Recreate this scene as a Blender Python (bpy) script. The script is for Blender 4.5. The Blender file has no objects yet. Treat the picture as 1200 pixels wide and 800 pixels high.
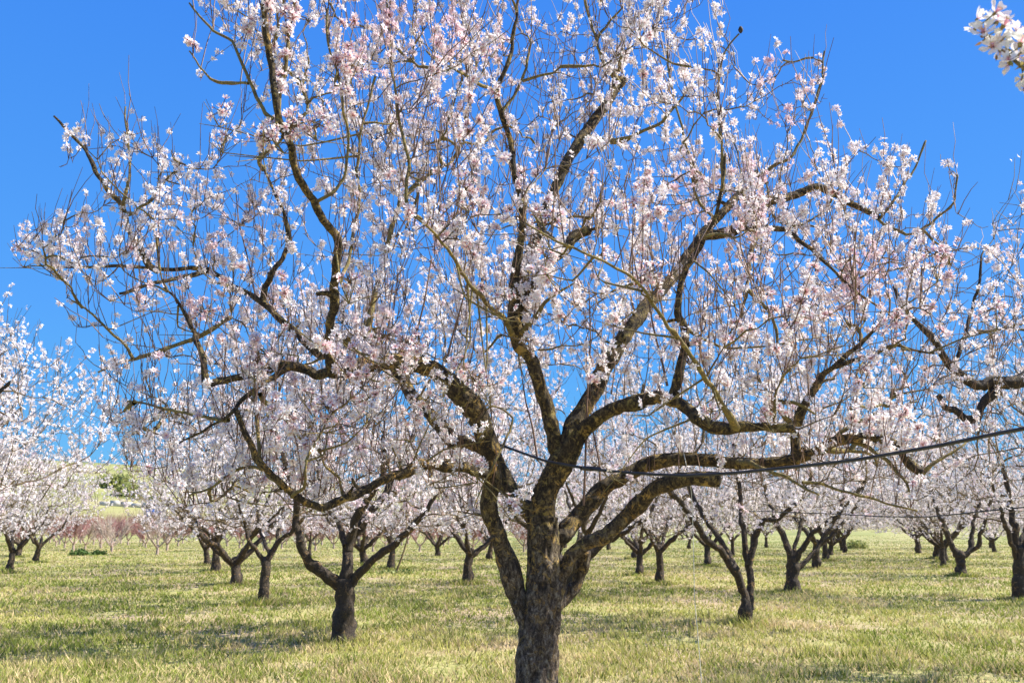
import bpy, math, random
import numpy as np
from mathutils import Vector
rng = np.random.default_rng(11)
random.seed(5)
sc = bpy.context.scene
COL = sc.collection

# ------------------------------------------------------------------ camera
F = 1039.0                                   # focal length in photo pixels (1200 wide)
PITCH = math.atan(215 / F)
EYE = 1.5
cam_d = bpy.data.cameras.new('camera'); cam = bpy.data.objects.new('camera', cam_d)
COL.objects.link(cam); sc.camera = cam
cam.location = (0, 0, EYE); cam.rotation_euler = (math.pi/2 + PITCH, 0, 0)
cam_d.sensor_width = 36; cam_d.lens = 36 * F / 1200
cam_d.clip_start = 0.05; cam_d.clip_end = 6000
cam_d.dof.use_dof = True; cam_d.dof.focus_distance = 5.8; cam_d.dof.aperture_fstop = 5.0

# ------------------------------------------------------------------ light
SUN_DIR = np.array([2.2, 0.22, 2.3]); SUN_DIR /= np.linalg.norm(SUN_DIR)
elev = math.asin(SUN_DIR[2]); az = math.atan2(SUN_DIR[0], SUN_DIR[1])
w = bpy.data.worlds.new('World'); sc.world = w; w.use_nodes = True
nt = w.node_tree; nt.nodes.clear()
sky = nt.nodes.new('ShaderNodeTexSky'); sky.sky_type = 'NISHITA'; sky.sun_disc = False
sky.sun_elevation = elev; sky.sun_rotation = az
sky.air_density = 1.0; sky.dust_density = 0.1; sky.ozone_density = 3.0; sky.altitude = 400
hs = nt.nodes.new('ShaderNodeHueSaturation'); hs.inputs['Saturation'].default_value = 1.15; hs.inputs['Hue'].default_value = 0.505
bg = nt.nodes.new('ShaderNodeBackground'); bg.inputs['Strength'].default_value = 0.13
wo = nt.nodes.new('ShaderNodeOutputWorld')
# clear deep-blue day: the Nishita sky blended with an even polarised blue, slightly cyan low down, the same all round
wtc = nt.nodes.new('ShaderNodeTexCoord'); wsp = nt.nodes.new('ShaderNodeSeparateXYZ'); wrp = nt.nodes.new('ShaderNodeValToRGB')
nt.links.new(wtc.outputs['Generated'], wsp.inputs[0]); nt.links.new(wsp.outputs['Z'], wrp.inputs[0])
wrp.color_ramp.elements[0].position = 0.0; wrp.color_ramp.elements[0].color = (.07, .41, .76, 1)
wrp.color_ramp.elements[1].position = 0.55; wrp.color_ramp.elements[1].color = (.042, .235, .84, 1)
e_mid = wrp.color_ramp.elements.new(.22); e_mid.color = (.07, .33, .87, 1)
wvm = nt.nodes.new('ShaderNodeVectorMath'); wvm.operation = 'SCALE'; wvm.inputs['Scale'].default_value = 3.75
nt.links.new(wrp.outputs[0], wvm.inputs[0])
wmx = nt.nodes.new('ShaderNodeMix'); wmx.data_type = 'RGBA'; wmx.inputs[0].default_value = .92
nt.links.new(sky.outputs[0], hs.inputs['Color']); nt.links.new(hs.outputs[0], wmx.inputs[6]); nt.links.new(wvm.outputs[0], wmx.inputs[7]); nt.links.new(wmx.outputs[2], bg.inputs[0]); nt.links.new(bg.outputs[0], wo.inputs[0])
sd = bpy.data.lights.new('sun', 'SUN'); sd.energy = 5.0; sd.angle = math.radians(0.5); sd.color = (1, .945, .85)
sun = bpy.data.objects.new('sun', sd); COL.objects.link(sun)
sun.rotation_euler = Vector(SUN_DIR.tolist()).to_track_quat('Z', 'Y').to_euler()
sc.view_settings.view_transform = 'Standard'; sc.view_settings.look = 'None'
sc.view_settings.exposure = 1.15; sc.view_settings.gamma = 1.0

# ------------------------------------------------------------------ helpers
CT, ST = math.cos(PITCH), math.sin(PITCH)
def P(px, py, Y):
    u = (px - 600) / F; v = (400 - py) / F
    t = Y / (CT - v * ST)
    return np.array([u * t, Y, EYE + t * (ST + v * CT)])
def proj(X):
    X = np.atleast_2d(X)
    d = X[:, 1] * CT + (X[:, 2] - EYE) * ST
    v = (-X[:, 1] * ST + (X[:, 2] - EYE) * CT) / np.maximum(d, .05)
    return 600 + F * X[:, 0] / np.maximum(d, .05), 400 - F * v, d
def groundY(py): return EYE / ((py - 615) / F)
def nrm(a):
    a = np.asarray(a, float); return a / np.maximum(np.linalg.norm(a, axis=-1, keepdims=True), 1e-9)
_T = np.random.default_rng(3).random((32, 32, 32))
def vnoise(X):
    X = np.asarray(X, float); i = np.floor(X).astype(int); f = X - i; f = f*f*(3-2*f)
    r = 0
    for dx in (0, 1):
        for dy in (0, 1):
            for dz in (0, 1):
                wgt = (f[..., 0] if dx else 1-f[..., 0]) * (f[..., 1] if dy else 1-f[..., 1]) * (f[..., 2] if dz else 1-f[..., 2])
                r = r + wgt * _T[(i[..., 0]+dx) % 32, (i[..., 1]+dy) % 32, (i[..., 2]+dz) % 32]
    return r
def fbm(X, n=3):
    s = 0; a = 1; tot = 0; X = np.asarray(X, float)
    for k in range(n): s = s + a * vnoise(X * 2**k + 7.3*k); tot += a; a *= .5
    return s / tot
def fast_mesh(name, V, Q=None, T=None, col=None, smooth=False):
    me = bpy.data.meshes.new(name)
    V = np.asarray(V, np.float32).reshape(-1, 3)
    parts = []; tot = []
    if Q is not None and len(Q): Q = np.asarray(Q, np.int32).reshape(-1, 4); parts.append(Q.ravel()); tot.append(np.full(len(Q), 4, np.int32))
    if T is not None and len(T): T = np.asarray(T, np.int32).reshape(-1, 3); parts.append(T.ravel()); tot.append(np.full(len(T), 3, np.int32))
    li = np.concatenate(parts); lt = np.concatenate(tot); ls = np.concatenate([[0], np.cumsum(lt)[:-1]]).astype(np.int32)
    me.vertices.add(len(V)); me.vertices.foreach_set('co', V.ravel())
    me.loops.add(len(li)); me.loops.foreach_set('vertex_index', li)
    me.polygons.add(len(lt)); me.polygons.foreach_set('loop_start', ls); me.polygons.foreach_set('loop_total', lt)
    if smooth: me.polygons.foreach_set('use_smooth', np.ones(len(lt), bool))
    if col is not None:
        a = me.attributes.new('Col', 'FLOAT_COLOR', 'POINT')
        c = np.ones((len(V), 4), np.float32); c[:, :3] = np.asarray(col).reshape(-1, 3); a.data.foreach_set('color', c.ravel())
    me.update(calc_edges=True); me.validate()
    return me
def link(name, me, mat, parent=None, **props):
    o = bpy.data.objects.new(name, me); COL.objects.link(o)
    if mat is not None and not me.materials: me.materials.append(mat)
    if parent is not None: o.parent = parent
    for k, v in props.items(): o[k] = v
    return o
def thing(name, label, cat, loc=(0, 0, 0), group=None):
    o = bpy.data.objects.new(name, None); COL.objects.link(o); o.location = [float(q) for q in loc]
    o.empty_display_size = .3; o['label'] = label; o['category'] = cat
    if group: o['group'] = group
    return o
def tag(o, label, cat, group=None):
    o['label'] = label; o['category'] = cat
    if group: o['group'] = group
    return o

def resample(pts, rad, step):
    """Catmull-Rom through the traced points, about one sample per step."""
    pts = np.asarray(pts, float); rad = np.asarray(rad, float)
    n = len(pts)
    if n < 3:
        L = np.linalg.norm(pts[-1]-pts[0]); k = max(2, int(L/step)+1); s = np.linspace(0, 1, k)[:, None]
        return pts[0]*(1-s)+pts[-1]*s, rad[0]*(1-s[:, 0])+rad[-1]*s[:, 0]
    ext = np.vstack([2*pts[0]-pts[1], pts, 2*pts[-1]-pts[-2]]); O = []; R = []
    for i in range(n-1):
        p0, p1, p2, p3 = ext[i:i+4]; L = np.linalg.norm(p2-p1); k = max(2, int(L/step)+1)
        for s in np.linspace(0, 1, k, endpoint=(i == n-2)):
            O.append(.42*.5*((2*p1)+(-p0+p2)*s+(2*p0-5*p1+4*p2-p3)*s*s+(-p0+3*p1-3*p2+p3)*s**3)+.58*(p1*(1-s)+p2*s)); R.append(rad[i]*(1-s)+rad[i+1]*s)
    return np.array(O), np.array(R)
def gnarled_tube(pts, rad, sides, amp=.12, ridge=0., wob=.0, freq=14, cap=True, knots=0.):
    """One limb: rings carried along the path, radius and axis made uneven, end closed."""
    pts = pts.copy(); n = len(pts)
    if wob > 0:
        e = np.sin(np.linspace(0, math.pi, n))[:, None]**.4
        pts = pts + e*wob*(np.stack([fbm(pts*5+o) for o in (0, 11.7, 23.1)], 1)-.5)*2
    tan = nrm(np.gradient(pts, axis=0)); s = nrm(np.cross(tan[0], [.3, .9, .2])); V = []
    ang = np.linspace(0, 2*math.pi, sides, endpoint=False)
    for i in range(n):
        s = nrm(s - tan[i]*np.dot(s, tan[i])); b = np.cross(tan[i], s)
        d = np.cos(ang)[:, None]*s + np.sin(ang)[:, None]*b
        base = pts[i] + d*rad[i]
        k = 1 + amp*2*(fbm(base*freq, 3)-.5) + knots*np.clip(fbm(base*5+3, 1)-.62, 0, 1)*3
        if ridge:
            q = np.stack([np.cos(ang)*2.6, np.sin(ang)*2.6, np.full(sides, (pts[i][2]+pts[i][0]*.7)*5.0)], 1)
            r_ = 1-np.abs(2*fbm(q*1.1, 3)-1)
            q2 = np.stack([np.cos(ang)*5, np.sin(ang)*5, np.full(sides, (pts[i][2]+pts[i][0])*15.0)], 1)
            k = k + ridge*(r_-.75)*2.2 + ridge*1.2*(vnoise(q2)-.5)
        V.append(pts[i] + d*(rad[i]*k)[:, None])
    V = np.array(V).reshape(-1, 3)
    a = np.arange(n-1)[:, None]*sides; j = np.arange(sides)[None]; j2 = (j+1) % sides
    Q = np.stack([a+j, a+j2, a+sides+j2, a+sides+j], -1).reshape(-1, 4); T = []
    if cap:
        V = np.vstack([V, pts[-1]+tan[-1]*rad[-1]*.35]); c = len(V)-1; l = (n-1)*sides
        T = [[l+q, l+(q+1) % sides, c] for q in range(sides)]
    return V, Q, np.array(T, int).reshape(-1, 3)
def batch_tubes(Pt, R, S=3):
    """N thin twigs of K points at once."""
    N, K, _ = Pt.shape
    tan = nrm(np.gradient(Pt, axis=1)); ch = nrm(Pt[:, -1]-Pt[:, 0])
    ref = np.where(np.abs(ch[:, 2:3]) < .8, [[0, 0, 1.]], [[1., 0, 0]])
    s = nrm(np.cross(tan, ref[:, None])); b = np.cross(tan, s)
    a = np.linspace(0, 2*math.pi, S, endpoint=False)
    V = Pt[:, :, None] + R[:, :, None, None]*(np.cos(a)[:, None]*s[:, :, None]+np.sin(a)[:, None]*b[:, :, None])
    base = (np.arange(N)*K*S)[:, None, None] + (np.arange(K-1)*S)[None, :, None]; j = np.arange(S)[None, None]; j2 = (j+1) % S
    Q = np.stack([base+j, base+j2, base+S+j2, base+S+j], -1).reshape(-1, 4)
    return V.reshape(-1, 3), Q

# ------------------------------------------------------------------ materials
def mat_new(name):
    m = bpy.data.materials.new(name); m.use_nodes = True; n = m.node_tree; n.nodes.clear()
    o = n.nodes.new('ShaderNodeOutputMaterial'); return m, n, o
def N_(n, t, **k):
    x = n.nodes.new(t)
    for a, b in k.items(): setattr(x, a, b)
    return x
def ramp(n, src, stops):
    r = n.nodes.new('ShaderNodeValToRGB'); e = r.color_ramp.elements
    while len(e) < len(stops): e.new(.5)
    for i, (p, c) in enumerate(stops): e[i].position = p; e[i].color = (*c, 1) if len(c) == 3 else c
    n.links.new(src, r.inputs[0]); return r
def noise(n, scale, detail=4, rough=.6, vec=None, dist=0):
    x = n.nodes.new('ShaderNodeTexNoise'); x.inputs['Scale'].default_value = scale; x.inputs['Detail'].default_value = detail
    x.inputs['Roughness'].default_value = rough; x.inputs['Distortion'].default_value = dist
    if vec is not None: n.links.new(vec, x.inputs['Vector'])
    return x
def mix(n, fac, a, b):
    m = n.nodes.new('ShaderNodeMix'); m.data_type = 'RGBA'
    for v, i in ((fac, 0), (a, 6), (b, 7)):
        if isinstance(v, (int, float)): m.inputs[i].default_value = v
        elif isinstance(v, tuple): m.inputs[i].default_value = (*v, 1)
        else: n.links.new(v, m.inputs[i])
    return m.outputs[2]
def bark_mat(name, dark, mid, lichen, moss, lichen_amt, scale=1.0, zs=.35, moss_amt=.5, bump=.02):
    m, n, o = mat_new(name); tc = N_(n, 'ShaderNodeTexCoord'); mp = N_(n, 'ShaderNodeMapping')
    mp.inputs['Scale'].default_value = (1, 1, zs); n.links.new(tc.outputs['Object'], mp.inputs[0])
    a = noise(n, 38*scale, 6, .7, mp.outputs[0], .4); r1 = ramp(n, a.outputs[0], [(.3, dark), (.52, mid), (.75, tuple(min(1, c*1.9) for c in mid))])
    b = noise(n, 9*scale, 5, .7, tc.outputs['Object']); r2 = ramp(n, b.outputs[0], [(.5-.12*moss_amt, (0, 0, 0)), (.62-.1*moss_amt, (1, 1, 1))])
    c = noise(n, 11*scale, 8, .8, tc.outputs['Object'], .6)
    lo = .72-.3*lichen_amt; r3 = ramp(n, c.outputs[0], [(lo, (0, 0, 0)), (min(.98, lo+.05), (1, 1, 1))])
    c1 = mix(n, r2.outputs[0], r1.outputs[0], moss); c2 = mix(n, r3.outputs[0], c1, lichen)
    fine = noise(n, 160*scale, 3, .6, tc.outputs['Object']); fr = ramp(n, fine.outputs[0], [(.3, (.55, .55, .55)), (.7, (1.25, 1.25, 1.25))])
    mu = N_(n, 'ShaderNodeMix', data_type='RGBA', blend_type='MULTIPLY'); mu.inputs[0].default_value = 1
    n.links.new(c2, mu.inputs[6]); n.links.new(fr.outputs[0], mu.inputs[7])
    bs = N_(n, 'ShaderNodeBsdfPrincipled'); bs.inputs['Roughness'].default_value = .9; n.links.new(mu.outputs[2], bs.inputs['Base Color'])
    bp = N_(n, 'ShaderNodeBump'); bp.inputs['Strength'].default_value = .9; bp.inputs['Distance'].default_value = bump
    n.links.new(a.outputs[0], bp.inputs['Height']); n.links.new(bp.outputs[0], bs.inputs['Normal']); n.links.new(bs.outputs[0], o.inputs[0])
    return m
M_trunk = bark_mat('trunk_bark', (.02, .014, .010), (.13, .10, .075), (.34, .30, .23), (.05, .036, .022), .42, 1.3, .3, .4, .04)
M_limb = bark_mat('limb_bark', (.022, .015, .009), (.10, .07, .04), (.42, .25, .06), (.13, .10, .035), .52, 1.6, 1, .15, .03)
M_branch = bark_mat('branch_bark', (.04, .028, .014), (.17, .125, .05), (.44, .31, .08), (.20, .165, .05), .6, 3, 1, .5, .008)
M_farbark = bark_mat('far_tree_bark', (.012, .009, .007), (.06, .044, .032), (.36, .22, .09), (.07, .052, .03), .50, 1, .4, .4, .05)
def old_bark(name, z0, z1):
    m, n, o = mat_new(name); tc = N_(n, 'ShaderNodeTexCoord'); mp = N_(n, 'ShaderNodeMapping')
    mp.inputs['Scale'].default_value = (1, 1, .5); n.links.new(tc.outputs['Object'], mp.inputs[0])
    crs = noise(n, 24, 9, .78, mp.outputs[0], .8); fin = noise(n, 75, 6, .75, mp.outputs[0], .5)
    hs_ = N_(n, 'ShaderNodeMath', operation='MULTIPLY_ADD'); n.links.new(fin.outputs[0], hs_.inputs[0]); hs_.inputs[1].default_value = .45; n.links.new(crs.outputs[0], hs_.inputs[2])
    low = ramp(n, hs_.outputs[0], [(.60, (.018, .012, .009)), (.68, (.06, .042, .030)), (.76, (.14, .105, .08)), (.84, (.36, .31, .24))])
    up = ramp(n, hs_.outputs[0], [(.60, (.010, .007, .004)), (.70, (.042, .028, .014)), (.79, (.12, .085, .036)), (.88, (.28, .21, .085))])
    sx = N_(n, 'ShaderNodeSeparateXYZ'); n.links.new(tc.outputs['Object'], sx.inputs[0])
    gn = noise(n, 6, 4, .7, tc.outputs['Object']); ad = N_(n, 'ShaderNodeMath', operation='MULTIPLY_ADD'); n.links.new(gn.outputs[0], ad.inputs[0]); ad.inputs[1].default_value = .9; n.links.new(sx.outputs['Z'], ad.inputs[2])
    mr_ = N_(n, 'ShaderNodeMapRange'); mr_.inputs[1].default_value = z0+.45; mr_.inputs[2].default_value = z1+.45; n.links.new(ad.outputs[0], mr_.inputs[0])
    base = mix(n, mr_.outputs[0], low.outputs[0], up.outputs[0])
    li = noise(n, 17, 9, .82, tc.outputs['Object'], .7); lr = ramp(n, li.outputs[0], [(.53, (0, 0, 0)), (.59, (1, 1, 1))])
    lc = noise(n, 5, 3, .6, tc.outputs['Object']); lcol = ramp(n, lc.outputs[0], [(.35, (.34, .28, .08)), (.5, (.56, .37, .10)), (.65, (.68, .38, .08))])
    lm = N_(n, 'ShaderNodeMath', operation='MULTIPLY'); n.links.new(lr.outputs[0], lm.inputs[0]); mr2 = N_(n, 'ShaderNodeMapRange'); mr2.inputs[1].default_value = .9; mr2.inputs[2].default_value = 1.4; mr2.inputs[3].default_value = .3; mr2.inputs[4].default_value = .9; n.links.new(sx.outputs['Z'], mr2.inputs[0]); n.links.new(mr2.outputs[0], lm.inputs[1])
    col_ = mix(n, lm.outputs[0], base, lcol.outputs[0])
    bs = N_(n, 'ShaderNodeBsdfPrincipled'); bs.inputs['Roughness'].default_value = .92; n.links.new(col_, bs.inputs['Base Color'])
    bp = N_(n, 'ShaderNodeBump'); bp.inputs['Strength'].default_value = 1; bp.inputs['Distance'].default_value = .035
    n.links.new(hs_.outputs[0], bp.inputs['Height']); n.links.new(bp.outputs[0], bs.inputs['Normal']); n.links.new(bs.outputs[0], o.inputs[0])
    return m
M_trunk = M_limb = old_bark('old_almond_bark', 1.0, 1.7)
def plain(name, c1, c2, scale, rough=.8, bump=0):
    m, n, o = mat_new(name); tc = N_(n, 'ShaderNodeTexCoord'); a = noise(n, scale, 4, .6, tc.outputs['Object'])
    r = ramp(n, a.outputs[0], [(.35, c1), (.65, c2)]); bs = N_(n, 'ShaderNodeBsdfPrincipled'); bs.inputs['Roughness'].default_value = rough
    n.links.new(r.outputs[0], bs.inputs['Base Color']); n.links.new(bs.outputs[0], o.inputs[0])
    if bump:
        bp = N_(n, 'ShaderNodeBump'); bp.inputs['Distance'].default_value = bump; n.links.new(a.outputs[0], bp.inputs['Height']); n.links.new(bp.outputs[0], bs.inputs['Normal'])
    return m
M_twig = plain('twig_bark', (.07, .045, .025), (.22, .16, .07), 9)
M_shoot = plain('young_shoot_bark', (.10, .05, .035), (.22, .13, .075), 6, .6)
M_hose = plain('black_hose', (.018, .018, .02), (.035, .035, .037), 20, .45)
M_string = plain('string_fibre', (.55, .53, .45), (.75, .73, .62), 40)
M_husk = plain('dried_husk', (.02, .014, .01), (.05, .035, .02), 60)
M_peach = plain('peach_bark', (.27, .13, .115), (.44, .23, .21), 2)
M_palebark = plain('pale_twig_bark', (.38, .30, .25), (.55, .46, .38), 2)
M_peachtrunk = plain('peach_trunk_bark', (.28, .2, .16), (.45, .36, .3), 3)
def leafy(name, trans=.35, rough=.55, tint=(1, 1, 1), spec=.3):
    m, n, o = mat_new(name); at = N_(n, 'ShaderNodeAttribute', attribute_name='Col')
    bs = N_(n, 'ShaderNodeBsdfPrincipled'); bs.inputs['Roughness'].default_value = rough; bs.inputs['Specular IOR Level'].default_value = spec
    tr = N_(n, 'ShaderNodeBsdfTranslucent'); mx = N_(n, 'ShaderNodeMixShader'); mx.inputs[0].default_value = trans
    n.links.new(at.outputs['Color'], bs.inputs['Base Color']); n.links.new(at.outputs['Color'], tr.inputs['Color'])
    n.links.new(bs.outputs[0], mx.inputs[1]); n.links.new(tr.outputs[0], mx.inputs[2]); n.links.new(mx.outputs[0], o.inputs[0])
    return m
M_petal = leafy('almond_petals', .30, .6, spec=.2)
M_grass = leafy('grass_blades', .35, .6, spec=.2)
M_leaf = leafy('shrub_leaves', .3, .6)

# ------------------------------------------------------------------ blossom templates
def flower_template(detail, cup):
    V = []; Q = []; T = []; C = []
    pink = np.array([.72, .27, .33]); mid = np.array([.92, .87, .86]); out = np.array([.93, .92, .89])
    for p in range(5):
        a0 = p*2*math.pi/5; b = len(V)
        def pt(r, a, z, c): V.append([r*math.cos(a0+a), r*math.sin(a0+a), z]); C.append(c)
        if detail < 1:
            pt(.06, 0, 0, pink*.3+mid*.7); pt(.62, -.5, .25*cup, mid); pt(1, 0, .42*cup, out); pt(.62, .5, .30*cup, out)
            Q.append([b, b+1, b+2, b+3])
        elif detail == 1:
            pt(.06, 0, 0, pink); pt(.5, -.48, .2*cup, mid); pt(.95, -.33, .5*cup, out); pt(.9, 0, .36*cup, out); pt(.95, .33, .5*cup, out); pt(.5, .48, .2*cup, mid)
            Q += [[b, b+1, b+2, b+3], [b, b+3, b+4, b+5]]
        else:
            rows = [(.06, .3), (.3, .42), (.55, .5), (.8, .46), (.96, .3)]
            for i, (r, w_) in enumerate(rows):
                for j in range(5):
                    s = (j-2)/2; rr = r - (.07*(1-abs(s)) if i == 4 else 0)
                    pt(rr, s*w_, cup*(.5*r*r)+.07*s*s*r+.03*math.sin(5*r+3*s+p), pink*(1-min(1, r*2.6))+out*min(1, r*2.6))
            for i in range(4):
                for j in range(4): Q.append([b+i*5+j, b+i*5+j+1, b+i*5+j+6, b+i*5+j+5])
    if detail == .5:
        b = len(V)
        for k in range(3): V.append([.17*math.cos(k*2.1), .17*math.sin(k*2.1), .1]); C.append([.46, .10, .12])
        V.append([0, 0, .3]); C.append([.62, .42, .12]); T += [[b, b+1, b+3], [b+1, b+2, b+3], [b+2, b, b+3]]
    if detail == 1:
        b = len(V)
        for k in range(3): V.append([.17*math.cos(k*2.1), .17*math.sin(k*2.1), .1]); C.append([.46, .10, .12])
        V.append([0, 0, .34]); C.append([.62, .42, .12])
        V.append([0, 0, -.30]); C.append([.22, .06, .05])
        T += [[b, b+1, b+3], [b+1, b+2, b+3], [b+2, b, b+3], [b, b+4, b+1], [b+1, b+4, b+2]]
    if detail == 2:
        for k in range(16):                     # stamens with anthers
            a = k*2.4; r = .14+.16*((k*7) % 5)/5; b = len(V); c = np.array([math.cos(a), math.sin(a), 0]); s = np.array([-c[1], c[0], 0])*.018
            V += [list(c*.05-s), list(c*.05+s), list(c*r+[0, 0, .42]+s), list(c*r+[0, 0, .42]-s)]; C += [[.7, .35, .4]]*4; Q.append([b, b+1, b+2, b+3])
            b = len(V); q = c*r+np.array([0, 0, .44])
            V += [list(q+[.04, 0, 0]), list(q+[-.02, .035, 0]), list(q+[-.02, -.035, 0]), list(q+[0, 0, .06])]; C += [[.75, .55, .12]]*4
            T += [[b, b+1, b+3], [b+1, b+2, b+3], [b+2, b, b+3]]
        b = len(V)                              # green-red calyx
        for k in range(6): V.append([.17*math.cos(k*1.047), .17*math.sin(k*1.047), -.02]); C.append([.30, .30, .10])
        for k in range(6): V.append([.11*math.cos(k*1.047), .11*math.sin(k*1.047), -.3]); C.append([.32, .22, .09])
        for k in range(6): Q.append([b+k, b+6+k, b+6+(k+1) % 6, b+(k+1) % 6])
    return np.array(V, float), np.array(Q).reshape(-1, 4), np.array(T, int).reshape(-1, 3), np.array(C, float)
TPL = {(d, c): flower_template(d, c) for d in (0, .5, 1, 2) for c in (.5, 1.1, 2.2)}
def build_flowers(pos, nor, size, tint, detail=1, cup=None):
    """All flowers of one mesh; returns V,Q,T,C and a flower index per vertex."""
    N = len(pos); nor = nrm(nor); r = rng
    if cup is None: cup = r.choice([.5, 1.1, 2.2], N, p=[.35, .45, .2])
    ref = nrm(r.normal(size=(N, 3))); x = nrm(np.cross(nor, ref)); y = np.cross(nor, x)
    Vs = []; Qs = []; Ts = []; Cs = []; off = 0
    pinkt = np.array([.97, .78, .84])
    for c in (.5, 1.1, 2.2):
        idx = np.where(cup == c)[0]
        if not len(idx): continue
        tv, tq, tt, tc = TPL[(detail, c)]; k = len(tv); shrink = {.5: 1, 1.1: .95, 2.2: .72}[c]
        jit = 1 + r.normal(size=(len(idx), k, 1))*.06
        L = tv[None]*jit*(size[idx]*shrink)[:, None, None]
        V = pos[idx, None]+L[..., 0:1]*x[idx, None]+L[..., 1:2]*y[idx, None]+L[..., 2:3]*nor[idx, None]
        C = tc[None]*(1-tint[idx, None, None]*(1-pinkt))
        Vs.append(V.reshape(-1, 3)); Cs.append(C.reshape(-1, 3))
        o = (np.arange(len(idx))*k)[:, None, None]+off
        Qs.append((tq[None]+o).reshape(-1, 4))
        if len(tt): Ts.append((tt[None]+o).reshape(-1, 3))
        off += len(idx)*k
    return np.vstack(Vs), np.vstack(Qs), (np.vstack(Ts) if Ts else None), np.clip(np.vstack(Cs), 0, .9)

# ------------------------------------------------------------------ growth of branches towards points of the crown
def grow(sk_p, sk_d, targets, K=6, up=.45, rounds=13, maxd=1.4, r0=.0021, expo=.47):
    """Attach each crown point to the nearest wood with a curved branch; the new wood takes the next ones."""
    sp = sk_p.copy(); sdir = sk_d.copy(); sown = np.full(len(sp), -1)
    T = targets; n = len(T); best = np.full(n, 1e9); bi = np.zeros(n, int); done = np.zeros(n, bool)
    new0 = 0; out = []; par = []
    for rd in range(rounds):
        left = np.where(~done)[0]
        if not len(left): break
        newp = sp[new0:]; newd = sdir[new0:]
        for ch in np.array_split(left, max(1, len(left)*len(newp)//1500000+1)):
            dv = T[ch, None]-newp[None]; d = np.linalg.norm(dv, axis=2); cs = dv[..., 2]/np.maximum(d, 1e-6)
            al = np.einsum('tsk,sk->ts', dv, newd)/np.maximum(d, 1e-6)
            cost = d*(1+.7*np.maximum(0, -cs))*(1+.35*(1-al))+.03
            j = cost.argmin(1); c = cost[np.arange(len(ch)), j]; b = c < best[ch]
            best[ch[b]] = c[b]; bi[ch[b]] = j[b]+new0
        new0 = len(sp); order = left[np.argsort(best[left])]
        take = order if rd == rounds-1 else order[:max(20, int(n*.12))]
        take = take[best[take] < maxd*1.6]; done[take] = True
        if not len(take): break
        s = sp[bi[take]]; t = T[take]; to = t-s; L = np.linalg.norm(to, axis=1, keepdims=True); tn = nrm(to)
        d0 = nrm(.45*sdir[bi[take]]+.8*tn+rng.normal(size=s.shape)*.14)
        d1 = nrm(.7*tn+up*np.array([0, 0, 1.])+rng.normal(size=s.shape)*.22)
        c1 = s+d0*L*.42; c2 = t-d1*L*.36; u = np.linspace(0, 1, K)[None, :, None]
        B = (1-u)**3*s[:, None]+3*(1-u)**2*u*c1[:, None]+3*(1-u)*u*u*c2[:, None]+u**3*t[:, None]
        B[:, 1:-1] += rng.normal(size=B[:, 1:-1].shape)*L[:, None]*.022
        base = len(out)
        for q in range(len(take)): out.append(B[q]); par.append(sown[bi[take[q]]])
        tg = nrm(np.gradient(B, axis=1))
        sp = np.vstack([sp, B[:, 1:].reshape(-1, 3)]); sdir = np.vstack([sdir, tg[:, 1:].reshape(-1, 3)])
        sown = np.concatenate([sown, np.repeat(np.arange(base, base+len(take)), K-1)])
    B = np.array(out); par = np.array(par); desc = np.ones(len(B))
    for i in range(len(B)-1, -1, -1):
        if par[i] >= 0: desc[par[i]] += desc[i]
    r_s = r0*desc**expo; r_e = r0*.62*np.maximum(1, desc*.5)**expo
    R = r_s[:, None]*(1-np.linspace(0, 1, K))+r_e[:, None]*np.linspace(0, 1, K)
    R = np.minimum(R, .03)
    return B, R, par
def shoots_from(B, per, lo, hi, up=1.0, K=4, spread=.42, tips=True):
    S = []; D = []; L = []
    n, K0, _ = B.shape; tg = nrm(np.gradient(B, axis=1))
    if tips: S.append(B[:, -1]); D.append(nrm(tg[:, -1]*.8+[0, 0, .5*up]+rng.normal(size=(n, 3))*.18)); L.append(rng.uniform(lo, hi, n))
    m = int(n*per); i = rng.integers(0, n, m); k = rng.integers(1, K0, m)
    S.append(B[i, k]); side = rng.normal(size=(m, 3)); D.append(nrm(tg[i, k]*.25+[0, 0, up*1.1]+side*spread*.8)); L.append(rng.uniform(lo, hi, m)**1.0)
    S = np.vstack(S); D = np.vstack(D); L = np.concatenate(L)
    u = np.linspace(0, 1, K)[None, :, None]; bend = nrm(rng.normal(size=S.shape)+[0, 0, .7])*(L*.12)[:, None]
    Pt = S[:, None]+D[:, None]*(L[:, None, None]*u)+bend[:, None]*u*u*.9
    Pt[:, 1:] += rng.normal(size=Pt[:, 1:].shape)*(L*.03)[:, None, None]
    R = np.linspace(.0031, .0015, K)[None]*(0.8+.5*L[:, None]/hi)
    return Pt, R
def nodes_on(Pt, spacing, rmax=None, R=None, skip=.0, ret=False):
    """Points with outward directions spaced along twigs."""
    pos = []; out = []
    seg = np.linalg.norm(np.diff(Pt, axis=1), axis=2); L = seg.sum(1)
    cnt = np.maximum(1, (L/spacing).astype(int)); idx = np.repeat(np.arange(len(Pt)), cnt)
    u = rng.uniform(skip, 1, len(idx))*(Pt.shape[1]-1); k = np.minimum(u.astype(int), Pt.shape[1]-2); f = (u-k)[:, None]
    p = Pt[idx, k]*(1-f)+Pt[idx, k+1]*f; t = nrm(Pt[idx, k+1]-Pt[idx, k])
    d = rng.normal(size=p.shape); d = nrm(d-t*(d*t).sum(1, keepdims=True))
    if R is not None and rmax is not None:
        rr = R[idx, k]; keep = rr < rmax; p, d, t = p[keep], d[keep], t[keep]
        idx = idx[keep]
    return (p, nrm(d+t*.3)) + ((idx,) if ret else ())
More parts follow.
